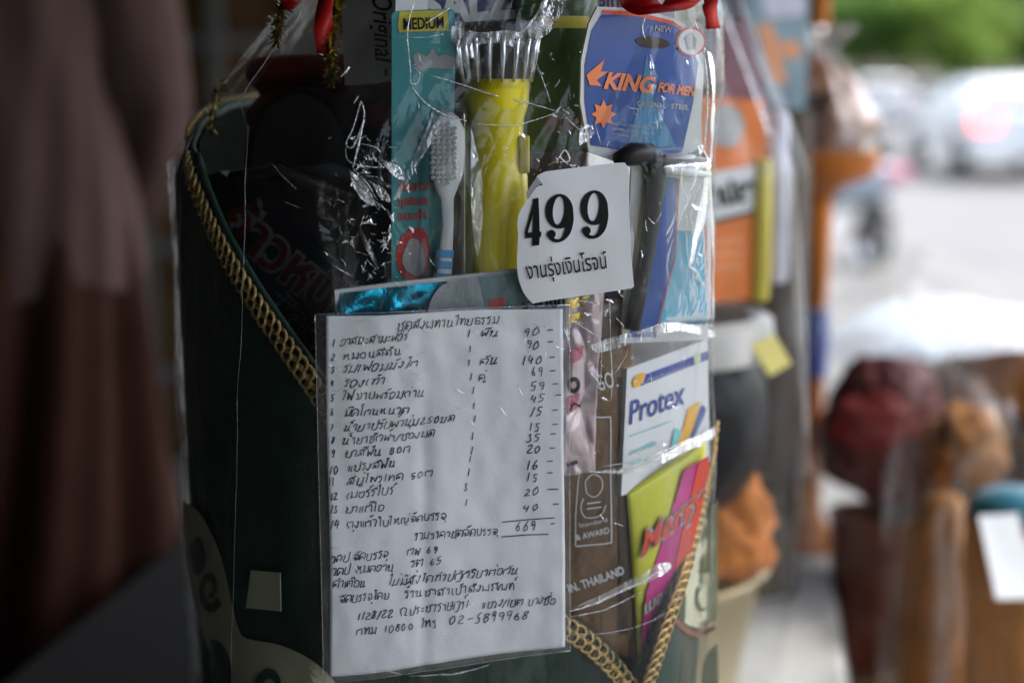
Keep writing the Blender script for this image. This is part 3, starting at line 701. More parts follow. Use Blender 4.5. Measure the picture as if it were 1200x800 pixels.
k = Ink(); k.text('เมอร์รี่', (748, 716), (786, 690), 15, S_MS2, .0014, bold=.03, up=(.05, -1)); k.build('lettering', M['grey_print'], t)
# --- ribbons and tinsel tied near the neck of the wrap
t = thing('ribbon_bow', (.01, .87, 1.2), 'red ribbon and gold tinsel bow tied at the neck of the wrap', 'bow')
def strip(pts, w, m, name, tw=.6):
    P = cr(pts, 8); bm = bmesh.new(); prev = None
    for i, p in enumerate(P):
        a = tw * math.sin(i * .35); d = Vector((math.cos(a), math.sin(a) * .8, .1)).normalized() * w / 2
        q = (bm.verts.new(p - d), bm.verts.new(p + d))
        if prev: bm.faces.new((prev[0], prev[1], q[1], q[0]))
        prev = q
    o = obj(name, bm, m, t); smooth(o); md = o.modifiers.new('thickness', 'SOLIDIFY'); md.thickness = .0006; return o
strip([at(382, 62, .85), at(379, 30, .845), at(384, -5, .845), at(420, -60, .86), at(560, -140, .92)], .011, M['ribbon_red'], 'ribbon_tail')
strip([at(352, -8, .87), at(342, 2, .868), at(334, 12, .866)], .012, M['ribbon_red'], 'ribbon_tail')
strip([at(836, 34, .885), at(832, 10, .88), at(824, -14, .88), at(740, -110, .91)], .009, M['ribbon_red'], 'ribbon_tail')
def loop(c, w, h, m, name, z=.012):
    pts = [c + Vector((w * math.cos(a), .012 * math.sin(2 * a), h * math.sin(a))) for a in [2 * math.pi * k / 14 for k in range(15)]]
    return strip(pts, z, m, name, .2)
loop(at(775, -18, .84), .014, .016, M['ribbon_red'], 'ribbon_loop', .022); loop(at(700, -90, .9), .04, .03, M['ribbon_red'], 'ribbon_loop', .02)
def tinsel(pts, n, name):
    bm = bmesh.new(); P = cr(pts, 12); r_ = random.Random(5)
    tube_bm(bm, P, .0012, 6)
    for i in range(n):
        p = P[int(r_.random() * (len(P) - 1))]; d = Vector((r_.uniform(-1, 1), r_.uniform(-1, 1), r_.uniform(-.7, .7))).normalized()
        e = d.cross(Vector((0, 0, 1))).normalized() * .0008; q = p + d * r_.uniform(.004, .009)
        bm.faces.new([bm.verts.new(x) for x in (p - e, p + e, q + e, q - e)])
    return obj(name, bm, M['tinsel'], t)
tinsel([at(390, 95, .852), at(386, 55, .85), at(392, 20, .85), at(400, -20, .85)], 500, 'gold_tinsel')
tinsel([at(324, 48, .875), at(326, 25, .872), at(336, 2, .872), at(350, -20, .872)], 260, 'gold_tinsel')
tinsel([at(246, 150, .93), at(252, 120, .93), at(262, 95, .93)], 120, 'gold_tinsel')

# ------------------------------------------------------------------ the clear wrap
ZT = [(.6, 0), (.64, .25), (1.05, .25), (1.148, .6), (1.30, 1), (1.44, 1.25)]
FR = [(.450, .150), (.462, .178), (.60, .183), (.66, .184), (.90, .1848), (1.05, .1848), (1.10, .168), (1.15, .144), (1.22, .105), (1.29, .045), (1.315, .030), (1.34, .040), (1.40, .085), (1.45, .12)]
FX = [(.6, -.047), (1.05, -.047), (1.15, -.006), (1.30, .03), (1.45, .035)]
class Film(Body):
    def prof(s, z):
        r = lerp_tab(FR, z); return lerp_tab(FX, z), AX.y, r, r * .1505 / .185
WR = Film(AX.x, AX.y, .185, .15)
def film_disp(a, z):
    q = Vector((math.sin(a) * 1.0, math.cos(a) * 1.0, z * 4.2))
    base = .0030 * noise.noise(Vector((q.x * 2.2, q.y * 2.2, q.z * .8))) + .0016 * noise.noise(q * 6)
    cr_ = .0042 * vor(Vector((q.x * 4.2 + .35 * noise.noise(q * 3), q.y * 4.2, q.z * 1.5))) + .0016 * vor(Vector((q.x * 13, q.y * 13, q.z * 5)))
    return base - cr_
def film_pt(a, z):
    up = max(0, min(1, (z - 1.03) / .2)); pl = .055 * up * math.sin(a * 21 + 2 * noise.noise(Vector((a * 2, z * 6, 0))))
    p = WR.pt(a, z, 0); r = WR.rad(a, z)
    return WR.pt(a, z, film_disp(a, z) * (1 + .8 * up) + r * pl * .14)
cw = thing('cellophane_wrap', (AX.x, AX.y, TZ), 'clear crinkled cellophane wrapped round the green bag of goods', 'wrap')
zs = [.602 + (1.45 - .602) * k / 240 for k in range(241)]
grid('wrap_film', lambda u, v: film_pt(-math.pi + 2 * math.pi * u, .452 + .998 * v), 420, 280, M['film'], cw, closed=True)
# crease ridges of paler, shinier film, laid as highlights on the wrap
class OnFilm:
    def __call__(s, px_, py_, off=0.0):
        p = WR(px_, py_); cx = WR.prof(p.z)[0]; a = math.atan2(p.x - cx, -(p.y - AX.y)); q = film_pt(a, p.z)
        n = Vector((q.x - cx, q.y - AX.y, 0)).normalized(); return q + n * (off + .0012)
OF = OnFilm()
def folds(lines, name, m):  # pale ridges laid as crease highlights on the wrap
    bm = bmesh.new()
    for pts, w in lines:
        P = cr2(pts, 6); n = len(P)
        rr_ = [max(.00012, w * .00025 * (.35 + .65 * math.sin(math.pi * (i + .4) / n)) * (.75 + .5 * noise.noise(Vector((i * .45, pts[0][0], 1))))) for i in range(n)]
        tube_bm(bm, [OF(x, y, .0003) for x, y in P], rr_, 6, cap=True, flat=.6, upv=NF.to_3d())
    return smooth(obj(name, bm, m, cw))
LN = [([(488, -5), (480, 20), (478, 45), (482, 75), (483, 99)], 2.4), ([(483, 99), (490, 97), (493, 86), (486, 78)], 2.0), ([(484, 103), (498, 120), (520, 134), (547, 142)], 3.0),
      ([(504, 88), (540, 99), (580, 112), (620, 121), (655, 131)], 2.6), ([(655, 131), (630, 140), (600, 147), (556, 145)], 1.8),
      ([(500, 28), (512, 20), (528, 10)], 2.0), ([(466, 44), (500, 44), (520, 40)], 1.4), ([(421, 118), (412, 150), (404, 168), (412, 173), (419, 160), (426, 135), (421, 118)], 2.6),
      ([(426, 138), (420, 172), (414, 196)], 3.4), ([(404, 172), (410, 190), (446, 196), (462, 188)], 1.8), ([(412, 196), (430, 214), (440, 232)], 1.6), ([(420, 168), (440, 172), (448, 180)], 2.2),
      ([(398, 90), (404, 84), (408, 78)], 4.5), ([(412, 122), (418, 112)], 2), ([(283, 115), (288, 175), (285, 300), (281, 420), (277, 560), (274, 700), (272, 800)], .8),
      ([(283, 115), (298, 88), (324, 50), (342, 24), (352, 4)], 1.8), ([(240, 125), (258, 96), (280, 66), (312, 38)], 1.4), ([(208, 205), (226, 150), (240, 125)], 1.2),
      ([(640, -5), (632, 14), (616, 34), (600, 42)], 2.4), ([(625, 60), (636, 90), (646, 120)], 1.3), ([(659, 128), (668, 134)], 2.2), ([(660, 135), (690, 160)], 1.2),
      ([(770, -5), (755, 18), (752, 34), (756, 46)], 2.0), ([(834, 178), (824, 245), (808, 300), (805, 312)], 4.5), ([(805, 312), (816, 320), (826, 340)], 5), ([(805, 314), (812, 345), (832, 386), (834, 398)], 1.8),
      ([(828, 44), (826, 120), (824, 182)], 2.6), ([(812, 20), (822, 40), (830, 60)], 3.2), ([(696, 84), (690, 110), (684, 150), (680, 168)], 3.0), ([(681, 148), (697, 146)], 2.6), ([(697, 90), (699, 140), (706, 168)], 1.4),
      ([(642, 194), (652, 188), (662, 176), (668, 188), (655, 190)], 1.8), ([(716, 352), (718, 420), (717, 470)], 1.6), ([(664, 350), (690, 354), (704, 356)], 2.2), ([(664, 372), (690, 388), (704, 402), (704, 460)], 1.5),
      ([(660, 384), (666, 400), (668, 412)], 2.4), ([(690, 436), (702, 448), (702, 452)], 2.2), ([(480, 792), (520, 790), (548, 786), (572, 778)], 2.6), ([(430, 784), (452, 786), (470, 790)], 2.2),
      ([(666, 716), (700, 706), (748, 684), (783, 664)], 5.5), ([(668, 722), (710, 714), (752, 694)], 2.2), ([(664, 743), (720, 740), (765, 726), (778, 718)], 1.2), ([(690, 553), (730, 552), (780, 534), (833, 500)], 4.5), ([(706, 547), (760, 536), (826, 506)], 2.0),
      ([(700, 408), (740, 392), (790, 378), (832, 388)], 1.4), ([(760, 255), (770, 262), (778, 250)], 1.6), ([(720, 440), (735, 420), (738, 410)], 1.2), ([(838, 420), (842, 520), (843, 640), (842, 800)], 2.2),
      ([(205, 215), (206, 330), (208, 460), (213, 620), (219, 800)], .5), ([(316, 190), (330, 205), (348, 222)], 1.2), ([(333, 236), (352, 244)], 1), ([(390, 310), (412, 324)], 1.2)]
folds(LN, 'fold_highlight', M['film_whitened'])
r5 = random.Random(11); LS = []
for k in range(95):
    zone = r5.random()
    if zone < .62: x, y = r5.gauss(437, 20), r5.uniform(150, 330)
    elif zone < .8: x, y = r5.uniform(465, 700), r5.uniform(20, 200)
    else: x, y = r5.uniform(690, 830), r5.uniform(80, 640)
    a = r5.gauss(1.0, .7); l = r5.uniform(3, 15); b = r5.uniform(-4, 4)
    LS.append(([(x, y), (x + math.cos(a) * l * .5 + b * .5, y + math.sin(a) * l * .5), (x + math.cos(a) * l, y + math.sin(a) * l)], r5.uniform(.7, 2.0)))
folds(LS, 'fold_highlight', M['film_whitened'])
def patch(pts, name, m=None, n=16):
    k = Ink(); k.poly(cr2(pts + [pts[0]], 4)[:-1], OF, .0006, 6); return k.build(name, m or M['film_whitened'], cw)
for pp, mm in (([(508, 128), (500, 150), (478, 200), (462, 232), (470, 228), (492, 190), (514, 150)], 'film_whitened_soft'), ([(530, 30), (560, 38), (600, 36), (622, 48), (616, 58), (580, 50), (545, 56), (530, 48)], 'film_whitened_soft'),
        ([(831, 60), (834, 80), (835, 200), (835, 390), (833, 392), (832, 250)], 'film_whitened_soft'), ([(712, 190), (735, 232), (742, 300), (726, 345), (720, 300), (727, 240)], 'film_whitened_soft'),
        ([(690, 404), (735, 391), (790, 378), (833, 387), (833, 395), (790, 388), (740, 404), (700, 413)], 'film_whitened_soft'), ([(410, 200), (426, 212), (440, 236), (432, 240), (416, 222)], 'film_whitened'), ([(436, 214), (452, 222), (458, 236), (446, 232)], 'film_whitened'),
        ([(420, 262), (436, 290), (444, 316), (434, 300), (424, 280)], 'film_whitened_soft'), ([(446, 186), (470, 196), (474, 210), (462, 206)], 'film_whitened'),
        ([(552, 150), (566, 220), (560, 300), (552, 250)], 'film_whitened_soft'), ([(760, 60), (776, 110), (772, 160), (764, 110)], 'film_whitened_soft')):
    patch(pp, 'sheen_flap', M[mm])  # pale patches laid on the wrap as sheen
bm = bmesh.new(); r6 = random.Random(31)
for k in range(120):
    z_ = r6.random()
    if z_ < .5: x, y = r6.gauss(436, 20), r6.uniform(155, 335)
    elif z_ < .62: x, y = r6.uniform(664, 716), r6.uniform(350, 470)
    elif z_ < .8: x, y = r6.uniform(600, 700), r6.uniform(60, 200)
    else: x, y = r6.uniform(700, 832), r6.uniform(40, 560)
    a = r6.uniform(0, 6.28); L_ = r6.uniform(2, 8); vs = []
    for q, kk in ((0, 1), (r6.uniform(1.2, 2.2), r6.uniform(.3, .6)), (3.3, r6.uniform(.4, 1))): vs.append(bm.verts.new(OF(x + math.cos(a + q) * L_ * kk, y + math.sin(a + q) * L_ * kk, r6.uniform(0, .0022))))
    bm.faces.new(vs)
obj('crumple_glint', bm, M['film_whitened'], cw)  # loose whitened facets scattered as glints over the film
patch([(617, 32), (630, 14), (641, -6), (664, -6), (656, 20), (645, 38), (632, 48), (634, 62)], 'sheen_flap')
patch([(688, 86), (693, 112), (697, 146), (698, 158), (681, 170), (682, 150), (694, 140)], 'sheen_flap')
patch([(668, 712), (720, 690), (770, 662), (784, 660), (776, 674), (740, 690), (700, 704)], 'sheen_flap', M['film_whitened_soft'])
patch([(700, 552), (750, 543), (800, 520), (833, 500), (828, 514), (770, 546), (730, 556)], 'sheen_flap', M['film_whitened_soft'])
patch([(828, 190), (834, 196), (826, 250), (812, 300), (806, 308), (812, 270)], 'sheen_flap', M['film_whitened_soft'])

# ------------------------------------------------------------------ 499 sticker on the wrap
S_ST = Plane((AX.x + NF.x * .1565, AX.y + NF.y * .1565, 1), (NF.x, NF.y, 0), lambda x, y: .0008 * math.sin((x - 600) * .035) - .000003 * (y - 270) ** 2 * .12 + .0009 * noise.noise(Vector((x * .02, y * .02, 3))))
out = cr2([(640, 201), (690, 195), (729, 191), (735, 193), (738, 199)], 3) + [(738, 255), (740, 300), (744, 336), (742, 338), (690, 346), (640, 353), (625, 356)] + cr2([(624, 355), (614, 343), (607, 322), (606, 300), (607, 275), (606, 262), (609, 248), (619, 233), (629, 219), (636, 217), (633, 213), (629, 207), (640, 201)], 3)[:-1]
t = thing('price_sign', S_ST(675, 356), 'torn white paper sign printed 499, stuck on the wrap', 'price sign')
k = Ink(); k.poly(out, S_ST, .0002, 7); ps = k.build('sign_paper', M['sticker_paper'], t); md = ps.modifiers.new('thickness', 'SOLIDIFY'); md.thickness = .0003
Ink().poly([(629, 207), (635, 215), (628, 218), (617, 234), (616, 226)], S_ST, .0012, 6).build('torn_corner', M['paper_grey'], t)
def zz(x, y): return (440 + .2667 * x, 170 + .2667 * y)
k = Ink(); B = lambda pts: k.poly([zz(*p) for p in pts], S_ST, .0012, 8)
for q in (((690, 236), (714, 231), (716, 300), (718, 380), (726, 384), (723, 402), (718, 403), (716, 438), (686, 442), (689, 330)), ((656, 384), (724, 378), (722, 402), (655, 409)), ((654, 390), (654, 380), (694, 240), (700, 262), (666, 386))): k.poly([zz(*p) for p in q], S_ST, .0012, 8)
def nine(cx, cy):
    o_ = ell(cx, cy, 61, 76, 36, .06); i_ = ell(cx - 3, cy - 3, 26, 62, 30, .10)
    k.poly([[zz(*p) for p in o_], [zz(*p) for p in i_]], S_ST, .0012, 8)
    tail = cr2([(cx + 60, cy - 10), (cx + 62, cy + 40), (cx + 48, cy + 95), (cx + 18, cy + 128), (cx - 18, cy + 136), (cx - 44, cy + 122), (cx - 54, cy + 98)], 5) + cr2([(cx - 30, cy + 96), (cx - 24, cy + 116), (cx - 2, cy + 122), (cx + 16, cy + 104), (cx + 26, cy + 60), (cx + 30, cy + 10)], 5)
    k.poly([zz(*p) for p in tail], S_ST, .0013, 8); k.poly([zz(*p) for p in ell(cx - 36, cy + 100, 19, 19, 20)], S_ST, .0014, 8)
nine(805, 290); nine(960, 275)
k.build('price_digits', M['black_ink'], t)
k = Ink(); k.text('งานรุ่งเงินโรจน์', (617, 327), (712, 314), 19.5, S_ST, .0016, bold=.006, maxlen=6); k.build('lettering', M['black_ink'], t)

# ------------------------------------------------------------------ handwritten list in its plastic sleeve
def lb(x, y):
    return .0016 * math.sin((x - 380) * .021) + .0012 * noise.noise(Vector((x * .012, y * .008, 5))) - .0011 * math.exp(-((x - 497) / 9) ** 2) * min(1, max(0, (y - 440) / 60)) + .0006 * noise.noise(Vector((x * .045, y * .03, 9)))
S_LP = Plane((AX.x + NF.x * .157, AX.y + NF.y * .157, 1), (NF.x, NF.y, 0), lb)
def quad(c, u, v): a = Vector(c[0]).lerp(Vector(c[1]), u); b = Vector(c[3]).lerp(Vector(c[2]), u); return a.lerp(b, v)
LC = [(383, 370), (661, 361), (663, 757), (388, 793)]
def list_fn(u, v):
    p = quad(LC, u, v); w = 1.6 * math.sin(v * 7) * (1 - u) + 1.0 * math.sin(v * 5 + 1) * u; return S_LP(p.x - w * .6 - .8, p.y + 1.0 * math.sin(u * 8), 0)
t = thing('shopping_list', S_LP(520, 790), 'handwritten Thai price list on white paper, on the front of the wrap', 'price list')
grid('list_paper', list_fn, 70, 100, M['paper'], t, thick=.0002)
G = {}
def g(ch, w, *s): G[ch] = (w, [[tuple(float(q) for q in p.split(',')) for p in st.split()] for st in s])
g('ก', .65, '0,0 0,.65 .1,.85 .25,.8 .4,1 .6,.85 .6,0'); g('ข', .65, '.05,.75 .2,.95 .15,.5 .15,0 .6,.05 .6,1'); g('ค', .65, '.0,0 .0,.8 .3,1 .6,.8 .6,0', '.05,.35 .25,.55 .28,.35 .1,.3')
g('ฆ', .75, '0,.95 .12,.7 .05,.5 .1,0 .35,.2 .65,0 .65,1'); g('ง', .5, '0,.45 .2,0 .42,.7 .4,1 .25,.95'); g('จ', .6, '.05,.4 .3,.5 .25,.05 .55,.3 .55,.8 .3,1 0,.85'); g('ฉ', .65, '.05,.7 .2,1 .25,.2 .1,0 .55,.1 .6,.9 .4,1')
g('ช', .7, '.05,.75 .2,.9 .15,0 .5,.0 .52,.75 .4,.9 .75,1.2'); g('ซ', .7, '.05,.75 .12,.95 .2,.8 .15,0 .5,.0 .52,.75 .4,.9 .75,1.2'); g('ญ', .9, '0,0 0,.8 .25,1 .35,.8 .35,0 .6,.1 .8,.3 .8,1', '.5,-.2 .8,-.3')
g('ฎ', .7, '0,0 0,.8 .3,1 .6,.8 .6,-.2 .3,-.35'); g('ฏ', .7, '.1,.2 0,0 0,.8 .3,.8 .6,.95 .6,-.2 .4,-.3 .2,-.4'); g('ณ', .9, '.1,.1 0,0 .1,.8 .3,1 .4,.8 .4,0 .6,.1 .82,.0 .82,1'); g('ฑ', .7, '0,.9 .15,.9 .12,0 .35,.9 .55,.7 .6,0')
g('ด', .65, '.3,.35 .15,.5 .12,.2 .0,0 .0,.8 .3,1 .6,.8 .6,0'); g('ต', .65, '.3,.35 .15,.5 .0,0 .0,.95 .3,.75 .6,.95 .6,0'); g('ถ', .65, '.15,.0 .2,.2 .02,.4 .0,.8 .3,1 .6,.8 .6,0')
g('ท', .65, '0,.85 .15,.95 .12,0 .15,.4 .42,1 .58,.75 .58,0'); g('ธ', .65, '0,.75 .2,1 .6,.9', '.12,.8 .1,.0 .55,.05 .55,.5 .15,.55'); g('น', .75, '0,.85 .15,.95 .12,.05 .5,.2 .52,1', '.45,.2 .55,0 .7,.1'); g('บ', .65, '0,.9 .12,.9 .12,0 .58,.05 .6,1')
g('ป', .65, '0,.9 .12,.9 .12,0 .58,.05 .6,1.5'); g('ผ', .65, '0,.9 .08,.0 .3,.5 .52,0 .58,1'); g('ฝ', .65, '0,.9 .08,.0 .3,.5 .52,0 .58,1.5'); g('พ', .7, '0,.9 .12,.85 .15,0 .35,.7 .52,0 .65,1'); g('ฟ', .7, '0,.9 .12,.85 .15,0 .35,.7 .52,0 .65,1.5')
g('ภ', .65, '.0,.1 .12,0 .1,.6 0,.8 .3,1 .6,.8 .6,0'); g('ม', .65, '0,.9 .12,.9 .1,.1 0,.0 .3,.15 .55,.0 .6,1'); g('ย', .65, '0,.95 .15,.85 .05,.55 .18,.5 .05,.05 .58,.0 .6,1'); g('ร', .45, '.1,.05 .25,0 .3,.7 0,.8 .2,1 .4,.95'); g('ล', .65, '.15,.05 0,.2 .2,.5 .3,.1 .3,.5 .05,.8 .3,1 .6,.8 .6,0')
g('ว', .45, '.25,.1 .38,0 .4,.8 .2,1 0,.85'); g('ส', .7, '.15,.05 0,.2 .2,.5 .3,.1 .3,.5 .05,.8 .3,1 .55,.8 .55,0', '.35,.85 .75,1.25'); g('ศ', .7, '.05,.35 .2,.5 .05,.1 0,.8 .3,1 .6,.8 .6,0', '.4,.9 .75,1.3'); g('ษ', .7, '0,.9 .12,.9 .12,0 .6,.05 .6,1', '.3,.5 .75,.55')
g('ห', .7, '0,.9 .12,.9 .1,0 .12,.35 .5,1 .45,.6 .5,.0 .65,.05'); g('อ', .6, '.12,.55 .0,.75 .25,1 .52,.8 .5,.1 .1,.0 .02,.4'); g('ฮ', .6, '.1,.5 0,.8 .3,1 .55,.6 .3,0 0,.3')
g('า', .42, '0,.8 .18,1 .35,.85 .33,0'); g('ะ', .35, '.0,.75 .15,.65 .28,.85', '.0,.25 .15,.15 .28,.35'); g('เ', .25, '.1,1 .08,.1 .18,0'); g('แ', .42, '.05,1 .05,0', '.25,1 .25,.05 .35,0'); g('โ', .35, '.35,1.55 .05,1.5 .22,1.2 .2,0'); g('ไ', .35, '.0,1.35 .2,1.6 .2,0'); g('ใ', .35, '.1,1.3 .25,1.5 .0,1.5 .2,1.2 .2,0')
for c_, s_ in (('ิ', '-.55,1.2 -.35,1.35 -.1,1.2'), ('ี', '-.55,1.2 -.3,1.4 -.1,1.2 -.1,1.5'), ('ึ', '-.55,1.2 -.3,1.4 -.1,1.2 -.05,1.35'), ('ื', '-.55,1.2 -.3,1.4 -.12,1.2 -.12,1.55'), ('ั', '-.45,1.25 -.3,1.3 -.35,1.15 -.05,1.4'), ('่', '-.2,1.45 -.18,1.7'), ('้', '-.4,1.5 -.25,1.6 -.3,1.45 -.02,1.75'), ('์', '-.3,1.4 -.2,1.3 -.25,1.5 .02,1.75'), ('็', '-.4,1.2 -.3,1.4 -.15,1.2 -.05,1.5'), ('ุ', '-.25,-.15 -.15,-.2 -.15,-.5'), ('ู', '-.35,-.15 -.3,-.45 -.1,-.4 -.1,-.15'), ('ำ', '-.3,1.25 -.2,1.35 -.15,1.25')): g(c_, 0, s_)
G['ำ'] = (.42, [[(-.3, 1.3), (-.2, 1.4), (-.15, 1.25), (-.3, 1.3)], [(0, .8), (.18, 1), (.35, .85), (.33, 0)]])
g('0', .6, '.3,1 .05,.6 .2,0 .5,.4 .3,1'); g('1', .3, '.15,1.05 .1,0'); g('2', .6, '.05,.8 .3,1 .4,.7 .05,.1 .2,.0 .55,.05'); g('3', .5, '.05,.9 .3,1 .2,.6 .4,.3 .2,0 .0,.1'); g('4', .6, '.2,1 .05,.4 .5,.45', '.42,.8 .38,0'); g('5', .55, '.45,1 .15,.95 .12,.55 .4,.5 .35,.05 .05,.0'); g('6', .5, '.3,1 .08,.4 .15,0 .38,.1 .3,.45 .1,.35'); g('7', .5, '.05,.95 .4,1 .2,0', '.1,.5 .4,.5'); g('8', .5, '.4,.9 .15,.95 .15,.65 .4,.35 .2,0 .05,.3 .35,.7 .4,.9'); g('9', .5, '.4,.7 .15,.55 .1,.9 .35,1 .4,.6 .35,0')
g('/', .4, '.35,1.1 .0,-.2'); g('-', .5, '.05,.45 .45,.5'); g('.', .25, '.08,.05 .12,.0'); g(':', .25, '.1,.6 .12,.55', '.1,.1 .12,.05'); G[' '] = (.5, [])
hw = random.Random(3)
ink = Ink()
def write(s_, p0, p1, h, w=1.0):
    adv = 0; runs = []
    for ch in s_:
        wd, sts = G.get(ch, (.5, [])); runs.append((adv, sts)); adv += wd + (.16 if wd else 0)
    tot = max(adv - .16, .05); a = Vector(p0); d = Vector(p1) - a; n = Vector((d.y, -d.x)); n = Vector((0, -1)) if n.length < 1e-6 else n.normalized()
    ex = d / tot if len(s_) > 1 else Vector((h * .75, 0))
    sl_ = hw.uniform(.2, .5)
    for x0, sts in runs:
        jx, jy, js = hw.uniform(-.05, .05), hw.uniform(-.09, .09), hw.uniform(.88, 1.15)
        for st in sts:
            q = [(x0 + jx + (x + hw.uniform(-.06, .06)), (y * js + jy + hw.uniform(-.08, .08))) for x, y in st]
            pts = []
            for x, y in (cr2(q, 4) if len(q) > 2 else q):
                p = a + ex * (x + sl_ * y * .6) + n * (y * h); pts.append((p.x, p.y))
            ink.line(pts, w * hw.uniform(.8, 1.15), S_LP, .0005)
A_ = lambda x, y: (370 + .2876 * x, 350 + .2876 * y)
B_ = lambda x, y: (370 + .2876 * x, 570 + .2876 * y)
def wa(s_, x0, y0, x1, y1, h=25, w=1.12, f=A_): write(s_, f(x0, y0), f(x1, y1), h * .2876, w)
rows = [('ชุดสังฆทานไทยธรรม', 330, 125, 745, 100, 27), ('อาสนะสามะฟอร์', 98, 190, 370, 165, 25), ('ผืน', 672, 155, 742, 152, 24), ('90', 845, 152, 908, 148, 32), ('หมอนสีสัน', 112, 245, 345, 225, 25), ('90', 850, 207, 908, 203, 32),
        ('ร่มเฟอมมังโก', 105, 300, 410, 275, 26), ('คัน', 668, 270, 740, 265, 24), ('140', 840, 268, 920, 265, 34), ('รองเท้า', 110, 358, 275, 345, 25), ('คู่', 666, 335, 690, 332, 24), ('69', 878, 315, 925, 312, 32), ('ไฟฉายพร้อมถ่าน', 105, 410, 440, 395, 25), ('59', 875, 375, 928, 372, 32),
        ('มีดโกนหนวด', 115, 475, 372, 462, 25), ('45', 875, 422, 932, 418, 32), ('น้ำยาปรับผ้านุ่ม250มล', 112, 538, 560, 498, 25), ('15', 875, 478, 920, 476, 32), ('น้ำยาซักผ้า/ซองมล', 108, 590, 480, 560, 25), ('15', 873, 540, 915, 538, 32), ('ยาสีฟัน 80ก', 115, 645, 378, 622, 25), ('35', 860, 588, 912, 586, 32),
        ('แปรงสีฟัน', 130, 702, 320, 680, 25), ('20', 862, 633, 915, 630, 30), ('สบู่โพรเทค 50ก', 128, 755, 470, 722, 25), ('16', 860, 697, 908, 693, 32), ('เมอร์รี่ไบร์', 125, 812, 315, 790, 25), ('15', 865, 747, 905, 743, 32), ('3', 605, 785, 630, 785, 30)]
for r_ in rows: wa(*r_)
for n_, (x, y) in zip('123456789', ((62, 195), (55, 252), (55, 302), (52, 358), (52, 418), (52, 477), (50, 537), (55, 592), (55, 647))): wa(n_, x + 7, y, x + 27, y, 30)
wa('10', 56, 713, 92, 710, 30); wa('11', 55, 760, 76, 758, 30); wa('12', 60, 818, 90, 815, 30)
for x, y in ((622, 157), (625, 215), (620, 275), (630, 330), (638, 387), (641, 447), (645, 502), (637, 572), (633, 632), (627, 667), (621, 724)): wa('1', x, y, x + 6, y, 27)
for x, y in ((945, 127), (945, 175), (952, 238), (955, 293), (965, 346), (978, 392), (965, 453), (965, 512), (958, 551), (955, 609), (945, 663), (945, 710)): ink.line([A_(x, y + 1), A_(x + 22, y - 1)], 1.2, S_LP, .0005)
rb = [('20', 848, 40, 905, 38, 30), ('13', 58, 108, 88, 106, 30), ('ยาแก้ไอ', 120, 106, 275, 96, 25), ('1', 610, 77, 620, 77, 27), ('40', 845, 105, 908, 100, 30), ('14', 56, 168, 95, 165, 30), ('ถุงแก้วใบใหญ่จัดบรรจุ', 130, 168, 530, 130, 25), ('669', 815, 184, 895, 180, 38), ('รวมราคาชุดจัดบรรจุ', 400, 213, 740, 195, 25),
      ('วดป.จัดบรรจุ', 60, 305, 290, 285, 25), ('กพ 69', 370, 278, 490, 268, 26), ('วดป หมดอายุ', 65, 355, 310, 335, 25), ('รต 65', 385, 325, 510, 312, 26), ('คำเตือน', 70, 408, 200, 400, 26), ('ไม่มีสิ่งใดทำปฏิกิริยาต่อกัน', 290, 400, 825, 357, 26),
      ('จัดบรรจุโดย', 95, 470, 295, 450, 26), ('ร้านชาสาเป้าสังฆภัณฑ์', 358, 450, 815, 420, 26), ('1128/22 ถ.ประชาราษฎร์1', 170, 540, 620, 492, 28), ('แขวง/เขต บางซื่อ', 680, 497, 975, 477, 25), ('กทม 10800 โทร', 165, 600, 490, 570, 28), ('02-5899968', 540, 560, 865, 540, 34)]
for r_ in rb: wa(*r_, f=B_)
for p in (((760, 146), (870, 136), (975, 128)), ((758, 206), (860, 198), (950, 195)), ((945, 13), (990, 11)), ((968, 73), (992, 71)), ((958, 153), (975, 151))): ink.line([B_(*q) for q in p], 1.3, S_LP, .0005)
ink.build('handwriting', M['pen'], t)
SC_ = [(369, 368), (667, 357), (668, 762), (379, 801)]
def slv(u, v):
    p = quad(SC_, u, v); e = min(1, 10 * min(u, 1 - u, v, 1 - v))
    return S_LP(p.x, p.y, .0016 + .0016 * e - .0016 * vor(Vector((u * 4.5, v * 6, 1.7))) * e + .0012 * noise.noise(Vector((u * 9, v * 12, 2))) * e)
t = thing('plastic_sleeve', S_LP(520, 800), 'clear plastic sleeve covering the handwritten list', 'sleeve')
grid('sleeve_front', slv, 110, 150, M['sleeve'], t)
grid('sleeve_back', lambda u, v: S_LP(*quad(SC_, u, v)[:2], -.0016), 30, 40, M['sleeve'], t)
bm = bmesh.new()
for a, b in ((0, 1), (1, 2), (2, 3), (3, 0)):
    P = [S_LP(*Vector(SC_[a]).lerp(Vector(SC_[b]), k / 20)[:2], .0008) for k in range(21)]; tube_bm(bm, P, .00022, 6)
rs = random.Random(21)
for k in range(38):  # short pale strokes added as glints across the sleeve
    if rs.random() < .6: x, y = rs.uniform(385, 655), rs.uniform(366, 480)
    else: x, y = rs.uniform(385, 655), rs.uniform(480, 780)
    a = rs.uniform(0, 3.1); l = rs.uniform(4, 22)
    u0, v0_ = (x - 383) / 280, (y - 365) / 410
    P = [Vector(slv(min(.98, max(.02, u0 + math.cos(a) * l * q / 280)), min(.98, max(.02, v0_ + math.sin(a) * l * q / 410 + .006 * math.sin(q * 3))))) + NF.to_3d() * .0003 for q in (0, .35, .7, 1)]
    tube_bm(bm, P, [.00005, .00022, .0002, .00005], 5)
smooth(obj('sleeve_edge_glints', bm, M['sleeve_weld_glint'], t))

